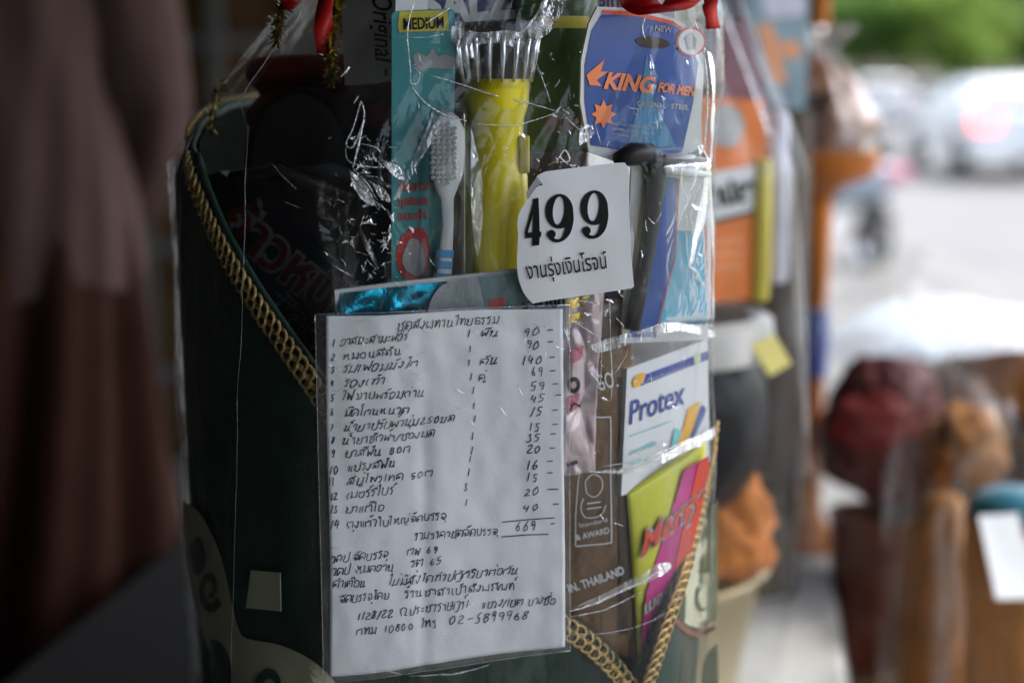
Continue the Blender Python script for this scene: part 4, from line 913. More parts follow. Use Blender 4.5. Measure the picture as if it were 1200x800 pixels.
# ------------------------------------------------------------------ second wrapped offering, behind on the right
mk('orange_box', (.78, .20, .035), .4, var=.15, bump=.1)
mk('lacquer', (.010, .011, .013), .30, var=.2, bump=.5, bscale=26, dist=.008, spec=.16)
mk('tin_gold', (.48, .40, .24), .38, metal=.55, var=.2, scale=8, bump=.2)
mk('rim_white', (.62, .61, .58), .4, bump=.05)
mk('robe_orange', (.55, .17, .02), .75, var=.3, scale=25, bump=.6, bscale=200, dist=.003, sheen=.2)
mk('robe_amber', (.33, .120, .010), .75, var=.3, scale=25, bump=.6, bscale=200, dist=.003, sheen=.2)
mk('robe_brown', (.07, .032, .014), .75, var=.3, scale=25, bump=.6, bscale=200, dist=.003)
mk('pail_red', (.17, .030, .012), .5, var=.2, bump=.2)
mk('maroon', (.10, .012, .012), .55, var=.35, scale=20, bump=.4, bscale=150, dist=.003)
mk('mauve_print', (.22, .10, .13), .45, var=.3, bump=.2)
mk('lilac', (.60, .60, .72), .4, bump=.1)
mk('teal_lid', (.025, .15, .21), .35, bump=.1, coat=.3)
mk('grey_patch', (.26, .27, .30), .5, var=.25, bump=.2)
mk('peach', (.80, .34, .16), .5, var=.1, bump=.1)
mk('blue_grey', (.22, .33, .38), .45, var=.2, bump=.2)
mk('note_yellow', (.80, .70, .22), .6, var=.04, bump=.1)
B2 = Vector((.105, 1.40))
t = thing('gilt_pail', (B2.x, B2.y, TZ + .002), 'dull gold metal pail holding the black alms bowl, behind the green bag', 'pail')
lathe('pail_body', (B2.x, B2.y, TZ + .002), [(.02, 0), (.118, 0), (.122, .01), (.148, .16), (.154, .170), (.158, .173), (.158, .179), (.152, .179), (.146, .163), (.118, .02), (.02, .012)], M['tin_gold'], t, 64)
bm = bmesh.new(); tube_bm(bm, [(B2.x + .159 * math.cos(a), B2.y + .159 * math.sin(a), TZ + .179) for a in [2 * math.pi * k / 48 for k in range(49)]], .003, 8, cap=False); smooth(obj('pail_rim', bm, M['tin_gold'], t))
def clothball(name, c, r, m, parent=None, sq=(1, 1, 1), amp=.12, fr=5, seed=0, nu=64, nv=40):
    def fn(u, v):
        a = 2 * math.pi * u; b = math.pi * (v - .5); d = Vector((math.cos(b) * math.cos(a), math.cos(b) * math.sin(a), math.sin(b)))
        q = 1 + amp * noise.noise(d * fr * .4 + Vector((seed, 0, 0))) + amp * 1.1 * (.4 - abs(noise.noise(Vector((d.x * fr * .8 + d.z * 2, d.y * fr * .8, d.z * fr * .35 + seed))))) + amp * .4 * noise.noise(d * fr * 1.7)
        return Vector((c[0] + d.x * r * sq[0] * q, c[1] + d.y * r * sq[1] * q, c[2] + d.z * r * sq[2] * q))
    return grid(name, fn, nu, nv, m, parent, closed=True)
oc = clothball('orange_robe', (B2.x + .075, B2.y - .07, TZ + .232), .072, M['robe_orange'], None, (1.0, .7, .8), .25, 4, 3)
tag(oc, 'bundled orange robe cloth under the black alms bowl in the gold pail', 'robe')
bowl_c = Vector((B2.x + .035, B2.y - .07, .785))
t = thing('alms_bowl', bowl_c - Vector((0, 0, .09)), 'glossy black alms bowl with a broad off white rim, in the gold pail', 'alms bowl')
lathe('bowl_body', bowl_c, [(.03, -.098), (.06, -.088), (.088, -.06), (.103, -.02), (.105, .01), (.100, .04), (.092, .062), (.084, .062), (.09, .03), (.07, -.06), (.02, -.085)], M['lacquer'], t, 64)
lathe('bowl_rim', bowl_c, [(.090, .064), (.104, .066), (.108, .078), (.106, .100), (.096, .106), (.086, .100), (.084, .066)], M['rim_white'], t, 64)
nf = Plane(bowl_c + Vector((.055, -.098, .0)), (.45, -.88, .1))
tag(prism('sticky_note', [(880, 404), (908, 392), (928, 426), (902, 441)], nf, .0008, M['note_yellow']), 'small yellow sticky note on the black alms bowl', 'sticky note')
S_O = VP((828, 1.285), (896, 1.335), 250)
t = thing('orange_carton', S_O(860, 355), 'orange carton with a silver seal and white band, standing on the alms bowl', 'carton')
prism('carton', [(815, 112), (897, 118), (892, 350), (815, 356)], S_O, .04, M['orange_box'], t)
Ink().poly([ell(851, 148, 21, 25)], S_O, .0008).build('silver_seal', M['grey_print'], t)
Ink().poly([(816, 205), (895, 192), (894, 250), (816, 262)], S_O, .0008).build('white_band', M['card_white'], t)
k = Ink(); k.text('น้ำปลา', (822, 245), (888, 232), 26, S_O, .0014, bold=.06); k.line([(816, 264), (893, 246)], 5, S_O, .0014); k.build('lettering', M['dark_plastic'], t)
k = Ink()
for y in (285, 300, 315): k.line([(822, y), (870, y - 4)], 5, S_O, .001)
k.build('lettering', M['peach'], t)
def tubeitem(name, a, b, y, r, m, lab, cat):
    p, q = at(a[0], a[1], y), at(b[0], b[1], y)
    o = tube(name, [p, p.lerp(q, .03), p.lerp(q, .5), p.lerp(q, .97), q], [r * .8, r, r, r * .96, r * .5], m, None, 20); return tag(o, lab, cat)
tubeitem('incense_tube', (889, 352), (893, 185), 1.33, .0098, M['label_yellow'], 'yellow tube beside the orange carton', 'tube')
tubeitem('candle_pack', (908, 330), (910, 130), 1.36, .0125, M['lilac'], 'pale lilac candle pack right of the yellow tube', 'candle pack')
S_MV = VP((835, 1.36), (905, 1.40), 80)
tag(prism('mauve_packet', [(838, 18), (878, 22), (902, 132), (862, 140), (836, 110)], S_MV, .03, M['mauve_print']), 'dark mauve packet above the orange carton', 'packet')
class Film2(Body):
    FR2 = [(.452, .120), (.47, .150), (.62, .165), (.85, .168), (1.02, .162), (1.08, .135), (1.18, .085), (1.30, .03), (1.36, .06)]
    def prof(s, z): return s.cx, s.cy, lerp_tab(s.FR2, z), 9
W2 = Film2(B2.x + .02, B2.y, .16, 9)
def f2(u, v):
    a = -math.pi + 2 * math.pi * u; z = .454 + .90 * v; up = max(0, min(1, (z - 1.0) / .25))
    return W2.pt(a, z, .005 * noise.noise(Vector((math.sin(a) * 4, math.cos(a) * 4, z * 6))) - .005 * vor(Vector((math.sin(a) * 4.4, math.cos(a) * 4.4, z * 6))) + .016 * up * math.sin(a * 17))
t = thing('cellophane_wrap', (B2.x + .02, B2.y, TZ), 'clear cellophane round the gold pail and alms bowl offering', 'wrap')
grid('wrap_film', f2, 220, 110, M['film_far'], t, closed=True)
bm = bmesh.new()
for pts, w in (([(842, 0), (862, 50), (884, 110), (902, 160)], 5), ([(866, -5), (884, 60), (906, 112), (926, 190), (936, 300), (944, 420), (946, 560)], 6), ([(925, 205), (930, 300), (938, 420), (946, 520)], 8)):
    tube_bm(bm, [W2(x, y, .003) for x, y in cr2(pts, 5)], w * .00032, 8, flat=.5)
smooth(obj('fold_highlight', bm, M['film_whitened'], t))  # whitened seams drawn in as highlights

# ------------------------------------------------------------------ tall orange pedestal tray further back
B3 = at(962, 180, 1.95)
t = thing('pedestal_tray', (B3.x, B3.y, TZ), 'tall orange pedestal tray with a flared rim, right edge of the table', 'tray')
zr = B3.z
lathe('pedestal', (B3.x, B3.y, TZ + .002), [(.05, 0), (.052, .012), (.03, .03), (.018, .06), (.016, .30), (.017, .36), (.019, zr - TZ - .062), (.034, zr - TZ - .046), (.066, zr - TZ - .034), (.077, zr - TZ - .022), (.080, zr - TZ), (.076, zr - TZ + .004), (.02, zr - TZ - .01)], M['robe_orange'], t, 48)
S_LB = VP((950, 1.925), (990, 1.95), 380)
bm = bmesh.new(); tube_bm(bm, [(B3.x, B3.y, at(966, 360, 1.95).z), (B3.x, B3.y, at(966, 440, 1.95).z)], .0205, 24); smooth(obj('blue_band', bm, M['razor_blue'], t), 40)
t2 = clothball('wrapped_cloth', (B3.x - .004, B3.y, zr + .042), .058, M['robe_orange'], None, (1.05, 1.0, .85), .22, 5, 4)
tag(t2, 'orange brown cloth bundle in crinkled film heaped on the orange tray', 'bundle')
def f3(u, v):
    a = 2 * math.pi * u; z = zr + .005 + .165 * v; r = lerp_tab([(0, .072), (.25, .073), (.55, .045), (.75, .014), (.85, .018), (1, .04)], v)
    q = r * (1 + .10 * math.sin(a * 11) * v + .12 * noise.noise(Vector((math.cos(a) * 3, math.sin(a) * 3, v * 5)))); return Vector((B3.x + q * math.cos(a), B3.y + q * math.sin(a), z))
tag(grid('tray_film', f3, 90, 40, M['film_whitened_soft'], None, closed=True), 'crinkled clear film gathered over the bundle on the orange tray', 'wrap')
tag(tube('orange_candle', [at(954, 120, 2.02), at(955, 60, 2.02), at(960, 10, 2.02), at(964, -40, 2.02)], [.017, .017, .015, .012], M['robe_orange'], None, 20), 'thick orange candle standing behind the film on the tray', 'candle')
S_PE = VP((880, 1.72), (945, 1.76), 60)
t = thing('fan_packet', S_PE(910, 135), 'blue grey packet with peach panels behind the cellophane gather', 'packet')
prism('packet_body', [(868, -40), (950, -40), (944, 128), (896, 128)], S_PE, .04, M['blue_grey'], t)
Ink().poly([(886, 28), (905, 30), (922, 98), (906, 98)], S_PE, .001).build('peach_panel', M['peach'], t)
Ink().poly([(912, 48), (938, 50), (936, 70), (916, 66)], S_PE, .001).build('peach_panel', M['peach'], t)
Ink().poly([(890, -10), (940, -14), (944, 18), (898, 22)], S_PE, .001).build('pale_panel', M['lilac'], t)
tag(lathe('packet_stand', (S_PE(915, 128).x, S_PE(915, 128).y + .03, TZ + .002), [(.045, 0), (.045, S_PE(915, 128).z - TZ - .006), (.01, S_PE(915, 128).z - TZ - .004)], M['dark_brown']), 'dark brown tin under the blue grey packet', 'tin')

# ------------------------------------------------------------------ low bench of wrapped robe sets on the right
BZ = .34
bl = thing('low_bench', (.75, 1.75, 0), 'low dark bench right of the table carrying wrapped robe sets', 'bench')
box('bench_top', (.80, 1.75, BZ - .015), (.90, 1.0, .03), M['wood_brown'], bl, Matrix.Rotation(-.17, 3, 'Z'), .004)
for dx, dy in ((-.36, -.4), (.36, -.4), (-.36, .4), (.36, .4)): tube('leg', [(.80 + dx + dy * .17, 1.75 + dy - dx * .17, 0), (.80 + dx + dy * .17, 1.75 + dy - dx * .17, BZ - .031)], .02, M['wood_brown'], bl)
def pail(name, px_, y, ztop, r, m, lab, cat='pail'):
    c = at(px_, 600, y); t = thing(name, (c.x, y, BZ), lab, cat)
    h = ztop - BZ - .002
    lathe('pail_body', (c.x, y, BZ + .002), [(.01, 0), (r * .78, 0), (r * .8, .006), (r, h - .012), (r * 1.05, h - .010), (r * 1.05, h), (r * .96, h), (r * .9, h - .02), (.01, h - .03)], m, t, 48); return t, c
# maroon box and its pail
tA, cA = pail('red_pail', 1020, 1.80, at(1020, 600, 1.80).z, .052, M['pail_red'], 'red brown pail under the maroon bundle, left of the bench')
oA = clothball('maroon_bundle', (cA.x + .012, 1.80, at(1020, 505, 1.80).z), .085, M['maroon'], None, (.95, .9, 1.12), .16, 4, 12)
tag(oA, 'maroon wrapped bundle on the red brown pail', 'bundle')
tag(clothball('red_cloth', (cA.x - .02, 1.725, at(1000, 500, 1.72).z), .045, M['red_cloth'], None, (1.1, .45, .75), .3, 6, 5), 'dark red folded cloth tucked against the maroon bundle', 'cloth')
# orange robe rolls
def roll(px0, px1, ytop, y, m, lab, seed):
    c = at((px0 + px1) / 2, 600, y); r = (px1 - px0) / 2 / FPX * y; zt_ = at(600, ytop, y).z; h = zt_ - BZ
    def fn(u, v):
        a = 2 * math.pi * u; e = min(1, (1 - v) * 5) ** .5 * min(1, .75 + v * 3)
        q = r * e * (1 + .06 * math.sin(a * 5 + seed) + .09 * noise.noise(Vector((math.cos(a) * 2.5, math.sin(a) * 2.5, v * 2 + seed))))
        return Vector((c.x + q * math.cos(a), y + q * math.sin(a) * .8, BZ + .003 + h * v))
    return tag(grid('folded_robe', fn, 64, 30, m, None, closed=True), lab, 'robe', None), c
roll(1062, 1150, 575, 1.62, M['robe_amber'], 'amber monk robe folded upright on the bench, in front', 1)
roll(1046, 1092, 590, 1.78, M['robe_brown'], 'dark brown robe folded upright behind the amber robe', 5)
tag(clothball('orange_bundle', at(1128, 525, 1.72), .045, M['robe_amber'], None, (1.0, .9, 1.1), .3, 5, 21), 'knotted orange cloth above the amber robe', 'bundle')
tag(clothball('amber_bundle', at(1190, 455, 1.95), .075, M['robe_amber'], None, (1.2, .8, .9), .3, 5, 31), 'amber cloth bundle at the back under the bright film', 'bundle')
tag(clothball('dark_bundle', at(1085, 455, 2.0), .072, M['robe_brown'], None, (1.3, .8, .8), .3, 5, 41), 'dark brown cloth bundle behind the knotted orange cloth', 'bundle')
for nm, q, y, b in (('robe_stand', (1190, 470), 1.95, .05), ('robe_stand', (1085, 470), 2.0, .05), ('robe_stand', (1128, 540), 1.72, .03)):
    p = at(*q, y); tag(lathe(nm, (p.x, y, BZ + .002), [(b, 0), (b, p.z - BZ), (.01, p.z - BZ + .003)], M['dark_brown']), {1190: 'dark brown tin under the amber bundle', 1085: 'dark brown tin under the dark bundle at the back', 1128: 'slim dark tin under the knotted orange cloth'}[q[0]], 'tin')
# pail with teal lid and a white card
tC, cC = pail('amber_pail', 1192, 1.48, at(1192, 602, 1.48).z, .052, M['robe_amber'], 'amber pail with a teal lid and a blank white card')
zc = at(1192, 602, 1.48).z
lathe('teal_lid', (cC.x, 1.48, zc), [(.050, 0), (.051, .008), (.045, .018), (.03, .026), (.008, .029)], M['teal_lid'], tC, 40)
S_WC = Plane(at(1175, 650, 1.405), (.40, -.8, .40))
tag(prism('blank_card', [(1147, 604), (1215, 600), (1215, 700), (1168, 702)], S_WC, .0012, M['card_white']), 'bright blank white card leaning on the amber pail', 'card')
# bright film tent over the bench goods
def tent(u, v):
    x = .485 + .50 * u; y = 1.45 + .75 * v; z = at(1100, 405, 2.0).z + .02 + .02 * math.sin(u * 5) + .012 * noise.noise(Vector((u * 6, v * 6, 0))) - .09 * (1 - v) ** 2 - .05 * (2 * u - 1) ** 4
    return Vector((x + .02 * noise.noise(Vector((v * 5, u * 4, 3))), y, z))
tt = thing('cellophane_sheet', (.68, 1.8, BZ), 'bright clear cellophane sheet draped over the robe sets on the bench', 'cellophane')
grid('sheet_top', lambda u, v: tent(u, .55 + .45 * v), 60, 24, M['film_whitened'], tt)
def tentf(u, v):
    p = tent(u, .55); return Vector((p.x, p.y - .05 * v - .03 * math.sin(u * 13) * v, p.z - (.11 + .03 * math.sin(u * 9)) * v))
grid('sheet_fall', tentf, 60, 16, M['film_far'], tt)

# ------------------------------------------------------------------ person at the left, mostly outside the frame
mk('shirt', (.105, .064, .057), .9, var=.06, scale=20, bump=.4, bscale=500, spec=.1)
mk('skirt', (.052, .021, .014), .9, var=.12, scale=14, bump=.4, bscale=500, spec=.1)
mk('skin', (.42, .24, .16), .55, var=.05, bump=.1)
mk('hair', (.02, .016, .014), .5, bump=.6, bscale=300)
mk('button', (.16, .10, .10), .4, bump=0)
PX, PY = -.735, 2.02
pz = thing('person', (PX, PY, 0), 'person in a mauve shirt and brown wrap skirt standing beside the table, hands behind the back', 'person')
bpy.data.objects.remove(pz)
def skinned(name, verts, edges, m, parent=None, lev=2, root=0):
    me = bpy.data.meshes.new(name); me.from_pydata([v[0] for v in verts], edges, []); me.update()
    o = obj(name, me, m, parent)
    sk = o.modifiers.new('skin', 'SKIN'); sk.use_smooth_shade = True
    for i, v in enumerate(verts):
        q = me.skin_vertices[0].data[i]; r = v[1]; q.radius = r if isinstance(r, tuple) else (r, r); q.use_root = (i == root)
    ss = o.modifiers.new('round', 'SUBSURF'); ss.levels = lev; ss.render_levels = lev
    dg = bpy.context.evaluated_depsgraph_get(); bpy.context.view_layer.update()
    ev = o.evaluated_get(bpy.context.evaluated_depsgraph_get()); m2 = bpy.data.meshes.new_from_object(ev)
    o.modifiers.clear(); o.data = m2
    if not m2.materials: m2.materials.append(m)
    return smooth(o)
V = []; E = []
def vtx(x, y, z, r, link=None):
    V.append(((PX + x, PY + y, z), r)); i = len(V) - 1
    if link is not None: E.append((link, i))
    return i
pel = vtx(0, 0, .92, (.135, .10)); wa_ = vtx(0, 0, 1.06, (.115, .085), pel); ch = vtx(0, 0, 1.24, (.14, .095), wa_); sh_ = vtx(0, .01, 1.36, (.10, .075), ch); nk = vtx(0, 0, 1.45, .052, sh_); hd0 = vtx(0, -.015, 1.52, .07, nk); hd1 = vtx(0, -.02, 1.60, (.078, .092), hd0); hd2 = vtx(0, -.01, 1.67, .06, hd1)
for sg in (-1, 1):
    a = vtx(sg * .155, .005, 1.35, .055, sh_); b = vtx(sg * .185, .02, 1.22, .045, a); e = vtx(sg * .205, .075, 1.08, .038, b); f_ = vtx(sg * .18, .14, .97, .034, e); w_ = vtx(sg * .12, .19, .88, .024, f_); p_ = vtx(sg * .10, .20, .82, (.034, .018), w_); p2 = vtx(sg * .09, .205, .785, (.03, .014), p_)
    for k_, (dy, L_) in enumerate(((.024, .062), (.009, .072), (-.007, .068), (-.021, .055))):
        f1 = vtx(sg * .088 + dy, .207, .755, .0085, p2); f2_ = vtx(sg * .086 + dy * 1.1, .205, .755 - L_ * .5, .008, f1); vtx(sg * .084 + dy * 1.1, .198, .755 - L_, .0065, f2_)
    t1 = vtx(sg * .065, .207, .80, .011, p_); vtx(sg * .050, .21, .765, .009, t1)
    h = vtx(sg * .085, 0, .82, .09, pel); kn = vtx(sg * .09, -.015, .48, .055, h); an = vtx(sg * .092, .01, .09, .037, kn); ft = vtx(sg * .096, -.05, .045, (.036, .030), an); vtx(sg * .10, -.15, .032, (.034, .022), ft)
body = skinned('person', V, E, M['skin'])
tag(body, 'person in a mauve shirt and brown skirt beside the table, hands behind the back', 'person')
def headbit(name, c, r, m, sq, seed=0, amp=.0): return clothball(name, (PX + c[0], PY + c[1], c[2]), r, m, body, sq, amp, 5, seed, 32, 24)
headbit('hair', (0, .015, 1.635), .098, M['hair'], (.92, 1.05, .98), 2, .08)
mk('eye_white', (.75, .75, .73), .3, bump=0); mk('lip', (.40, .14, .12), .5, bump=0)
for sg in (-1, 1):
    headbit('eye', (sg * .031, -.098, 1.598), .0125, M['eye_white'], (1.1, .8, .7)); headbit('iris', (sg * .031, -.107, 1.598), .0055, M['hair'], (1, .6, 1))
    headbit('ear', (sg * .084, -.008, 1.585), .028, M['skin'], (.35, .7, 1.1))
headbit('nose', (0, -.112, 1.572), .018, M['skin'], (.75, 1, 1.35)); headbit('mouth', (0, -.100, 1.535), .02, M['lip'], (1.1, .5, .35))
# shirt: open hem with a pointed front corner; skirt: folds running down to the right
def shirt_fn(u, v):
    a = 2 * math.pi * u; z = 1.43 - .62 * v
    hem = .025 * math.cos(a * 2 + .4) + .05 * max(0, 1 - abs(((a - 4.95 + math.pi) % (2 * math.pi)) - math.pi) / .5) - .03
    z -= hem * v * v
    w = lerp_tab([(0, .07), (.08, .15), (.18, .172), (.5, .168), (1, .195)], v); d = lerp_tab([(0, .06), (.08, .085), (.2, .115), (.5, .112), (1, .135)], v)
    fo = .006 * math.sin(a * 7 + 5 * v + 1) * v + .003 * math.sin(a * 15 + v * 9) * v + .012 * noise.noise(Vector((math.cos(a) * 2, math.sin(a) * 2, v * 3)))
    c, s_ = math.cos(a), math.sin(a)
    return Vector((PX + (w + fo) * math.copysign(abs(c) ** .85, c), PY + (d + fo) * math.copysign(abs(s_) ** .85, s_), z))
grid('shirt', shirt_fn, 140, 60, M['shirt'], body, closed=True, thick=.003)
for sg in (-1, 1):
    def sl_fn(u, v, sg=sg):
        a = 2 * math.pi * u; P = [Vector((sg * .13, .005, 1.40)), Vector((sg * .19, .025, 1.24)), Vector((sg * .205, .07, 1.08)), Vector((sg * .182, .14, .97)), Vector((sg * .135, .18, .895))]
        i = min(3, int(v * 4)); k = v * 4 - i; p = P[i].lerp(P[i + 1], k); r = .078 - .030 * v + .006 * math.sin(a * 4 + v * 9) * v + .006 * noise.noise(Vector((math.cos(a) * 2, math.sin(a) * 2, v * 4 + sg)))
        return Vector((PX + p.x + r * math.cos(a), PY + p.y + r * math.sin(a), p.z))
    grid('sleeve', sl_fn, 48, 30, M['shirt'], body, closed=True, thick=.003)
def skirt_fn(u, v):
    a = 2 * math.pi * u; z = .97 - .85 * v; w = .178 + .055 * min(1, v * 1.6); d = .128 + .07 * min(1, v * 1.6)
    fo = (.014 * math.sin(a * 8 + v * 5.5) + .009 * math.sin(a * 15 + v * 9 + 1)) * min(1, v * 3 + .25)
    return Vector((PX + (w + fo) * math.cos(a), PY + (d + fo) * math.sin(a), z))
grid('skirt', skirt_fn, 160, 50, M['skirt'], body, closed=True, thick=.003)
for z in (1.0, 1.09, 1.18, 1.27): clothball('button', (PX + .02, PY - .122 - (.012 if z < 1.1 else 0), z), .007, M['button'], body, (1, .5, 1), 0, 3, 0, 16, 10)

# ------------------------------------------------------------------ street: vehicles and trees
mk('car_white', (.70, .72, .73), .22, var=.02, bump=0, coat=.8)
mk('car_grey', (.10, .10, .105), .3, var=.05, bump=0, coat=.6)
mk('car_glass', (.03, .035, .04), .08, bump=0, coat=.5)
mk('tyre', (.025, .025, .026), .8, bump=.3)
mk('rim_metal', (.5, .5, .52), .35, metal=.8, bump=0)
M['tail_lamp'] = mat('tail_lamp', (.6, .03, .03), .25, bump=0, emit=(1.0, .12, .12, 1.4))
mk('headlight', (.8, .82, .85), .15, bump=0)
def car(loc, yaw, paint, lab, L=4.3, Wd=1.74, H=1.46, lit=True):
    t = thing('parked_car' if not lit else 'braking_car', loc, lab, 'car'); t.rotation_euler = (0, 0, yaw)
    def add(o): o.parent = t; o.matrix_parent_inverse = Matrix(); return o
    # x: along the car, +x is the front
    low = [(-2.10, .32), (-2.15, .62), (-2.12, .92), (-1.85, .98), (.75, .98), (1.75, .84), (2.08, .68), (2.12, .34)]
    def side(prof, wtab):
        bm = bmesh.new(); n = len(prof); Ls = []
        for sy in (-1, -.92, .92, 1):
            Ls.append([bm.verts.new((x * L / 4.27, sy * Wd / 2 * wtab(x, z), z + (0 if abs(sy) < 1 else (-.03 if z > .6 else .03)))) for x, z in prof])
        for a, b in zip(Ls, Ls[1:]):
            for i in range(n): bm.faces.new((a[i], a[(i + 1) % n], b[(i + 1) % n], b[i]))
        bm.faces.new(Ls[0][::-1]); bm.faces.new(Ls[-1])
        bmesh.ops.recalc_face_normals(bm, faces=bm.faces)
        bmesh.ops.bevel(bm, geom=[e for e in bm.edges if e.calc_face_angle(0) > .3], offset=.045, segments=3, affect='EDGES')
        return bm
    add(smooth(obj('body', side(low, lambda x, z: 1 - .08 * max(0, abs(x) - 1.5)), paint), 40))
    cab_ = [(-1.95, .95), (-1.62, H - .06), (-1.2, H), (-.1, H - .01), (.25, H - .08), (1.05, .97)]
    add(smooth(obj('cabin', side(cab_, lambda x, z: .97 - .22 * (z - .95) / (H - .95)), paint), 40))
    def pane(pts, name='window'): add(from_py(name, [(p[0] * L / 4.27, p[1], p[2]) for p in pts], [tuple(range(len(pts)))], M['car_glass']))
    for sg in (-1, 1):
        def wy(z): return sg * (Wd / 2 * (.97 - .22 * (z - .95) / (H - .95)) + .006)
        for q in ([(-1.45, 1.02), (-1.25, H - .10), (-.45, H - .09), (-.45, 1.02)], [(-.38, 1.02), (-.38, H - .09), (.12, H - .13), (.72, 1.02)]): pane([(x, wy(z), z) for x, z in q])
    w1, w2 = Wd / 2 * .84, Wd / 2 * .70
    pane([(-1.96, -w1, 1.02), (-1.96, w1, 1.02), (-1.70, w2, H - .12), (-1.70, -w2, H - .12)], 'rear_window')
    pane([(.99, -w1, 1.02), (.99, w1, 1.02), (.34, w2, H - .10), (.34, -w2, H - .10)], 'windscreen')
    for x in (-1.32, 1.30):
        for sg in (-1, 1):
            rot = Matrix.Rotation(R(90), 3, 'X')
            w = lathe('wheel', (x * L / 4.27, sg * (Wd / 2 - .09), .315), [(.10, -.10), (.29, -.10), (.315, -.07), (.315, .07), (.29, .10), (.10, .10)], M['tyre'], None, 28, axis=rot); add(w)
            r_ = lathe('rim', (x * L / 4.27, sg * (Wd / 2 + .005), .315), [(.05, -.006), (.20, -.006), (.205, .004), (.03, .006)], M['rim_metal'], None, 20, axis=rot); add(r_); r_.parent = w; r_.matrix_parent_inverse = Matrix()
    for sg in (-1, 1):
        add(box('tail_light', (-2.125 * L / 4.27, sg * (Wd / 2 - .20), .76), (.06, .30, .17), M['tail_lamp'] if lit else M['red_print'], None, None, .02))
        add(box('headlight', (2.0 * L / 4.27, sg * (Wd / 2 - .24), .70), (.16, .32, .12), M['headlight'], None, None, .02))
        add(box('mirror', (.62, sg * (Wd / 2 + .08), 1.0), (.12, .16, .11), paint, None, None, .03))
    add(box('rear_bumper', (-2.16 * L / 4.27, 0, .43), (.10, Wd * .94, .20), paint, None, None, .03))
    add(box('number_plate', (-2.158 * L / 4.27, 0, .66), (.02, .44, .14), M['card_white'], None, None, .004))
    return t
GZ = -.125
def put(px_, y): return Vector(((px_ - 600) / FPX * y * 1.0, y, GZ))
hd = R(90 - 4)
p = put(1124, 18.0); car(Vector((p.x + .95 - 2.15 * math.cos(hd) * -1 , p.y + 2.15, GZ)), hd, M['car_white'], 'white hatchback with its red tail light glowing, driving away on the road', H=1.30)
p = put(1037, 46); car(Vector((p.x, p.y + 2, GZ)), R(86), M['car_white'], 'small far white car on the road under the trees', lit=False)
p = put(1078, 50); car(Vector((p.x, p.y + 2, GZ)), R(84), M['car_grey'], 'far dark grey car beside the small white car', lit=False)
p = put(1160, 42); car(Vector((p.x + 1, p.y + 2, GZ)), R(84), M['car_grey'], 'far dark grey car behind the white hatchback', lit=False)
# parked scooter behind the tray
sc = put(992, 9.2); sz = 0
t = thing('parked_scooter', (sc.x, sc.y, GZ), 'pale blue scooter with a pink tail, parked at the kerb beyond the tray', 'scooter')
mk('scooter_paint', (.50, .58, .66), .3, coat=.5, bump=0)
def sp(x, z, y=0): return Vector((sc.x - .25 + x * .5 + y, sc.y + x * -.75, GZ + z))
axr = Matrix(((.83, .55, 0), (-.55, .83, 0), (0, 0, 1))) @ Matrix.Rotation(R(90), 3, 'Y')
for x in (-.62, .62):
    w = lathe('wheel', sp(x, .27), [(.16, -.045), (.25, -.045), (.27, -.02), (.27, .02), (.25, .045), (.16, .045)], M['tyre'], t, 28, axis=axr)
    lathe('rim', sp(x, .27), [(.02, -.05), (.05, -.03), (.15, -.03), (.16, .0), (.15, .03), (.05, .03), (.02, .05)], M['rim_metal'], t, 20, axis=axr)
tube('rear_body', [sp(-.10, .42), sp(.25, .60), sp(.62, .66), sp(.80, .68)], [.10, .16, .15, .05], M['scooter_paint'], t, 16)
tube('front_shield', [sp(-.58, .50), sp(-.50, .70), sp(-.42, .92)], [.10, .17, .10], M['scooter_paint'], t, 16)
tube('footboard', [sp(-.50, .36), sp(-.1, .32), sp(.15, .40)], [.12, .13, .12], M['scooter_paint'], t, 16)
tube('seat', [sp(.02, .76), sp(.3, .80), sp(.68, .82)], [.08, .12, .10], M['dark_plastic'], t, 16)
tube('handlebar', [sp(-.45, 1.0, -.30), sp(-.48, 1.02, -.1), sp(-.48, 1.02, .1), sp(-.45, 1.0, .30)], .018, M['dark_plastic'], t, 10)
tube('fork', [sp(-.46, .95), sp(-.62, .27)], .03, M['steel'], t, 10)
box('tail_light', sp(.80, .70), (.16, .10, .08), M['pink'], t, None, .02)
# trees
mk('bark', (.10, .075, .05), .9, var=.3, bump=.6, bscale=30, dist=.02)
mk('leaf_mid', (.11, .21, .04), .6, var=.4, scale=1.2, bump=0)
mk('leaf_dark', (.045, .10, .02), .6, var=.4, scale=1.2, bump=0)
mk('leaf_light', (.24, .36, .07), .6, var=.35, scale=1.2, bump=0)
for nm in ('leaf_dark', 'leaf_light', 'leaf_mid'):
    n_ = M[nm].node_tree; pb = n_.nodes['Principled BSDF']; tl = n_.nodes.new('ShaderNodeBsdfTranslucent'); mx = n_.nodes.new('ShaderNodeMixShader'); mx.inputs[0].default_value = .5
    n_.links.new(pb.inputs['Base Color'].links[0].from_socket, tl.inputs['Color']); n_.links.new(pb.outputs[0], mx.inputs[1]); n_.links.new(tl.outputs[0], mx.inputs[2]); n_.links.new(mx.outputs[0], n_.nodes['Material Output'].inputs['Surface'])
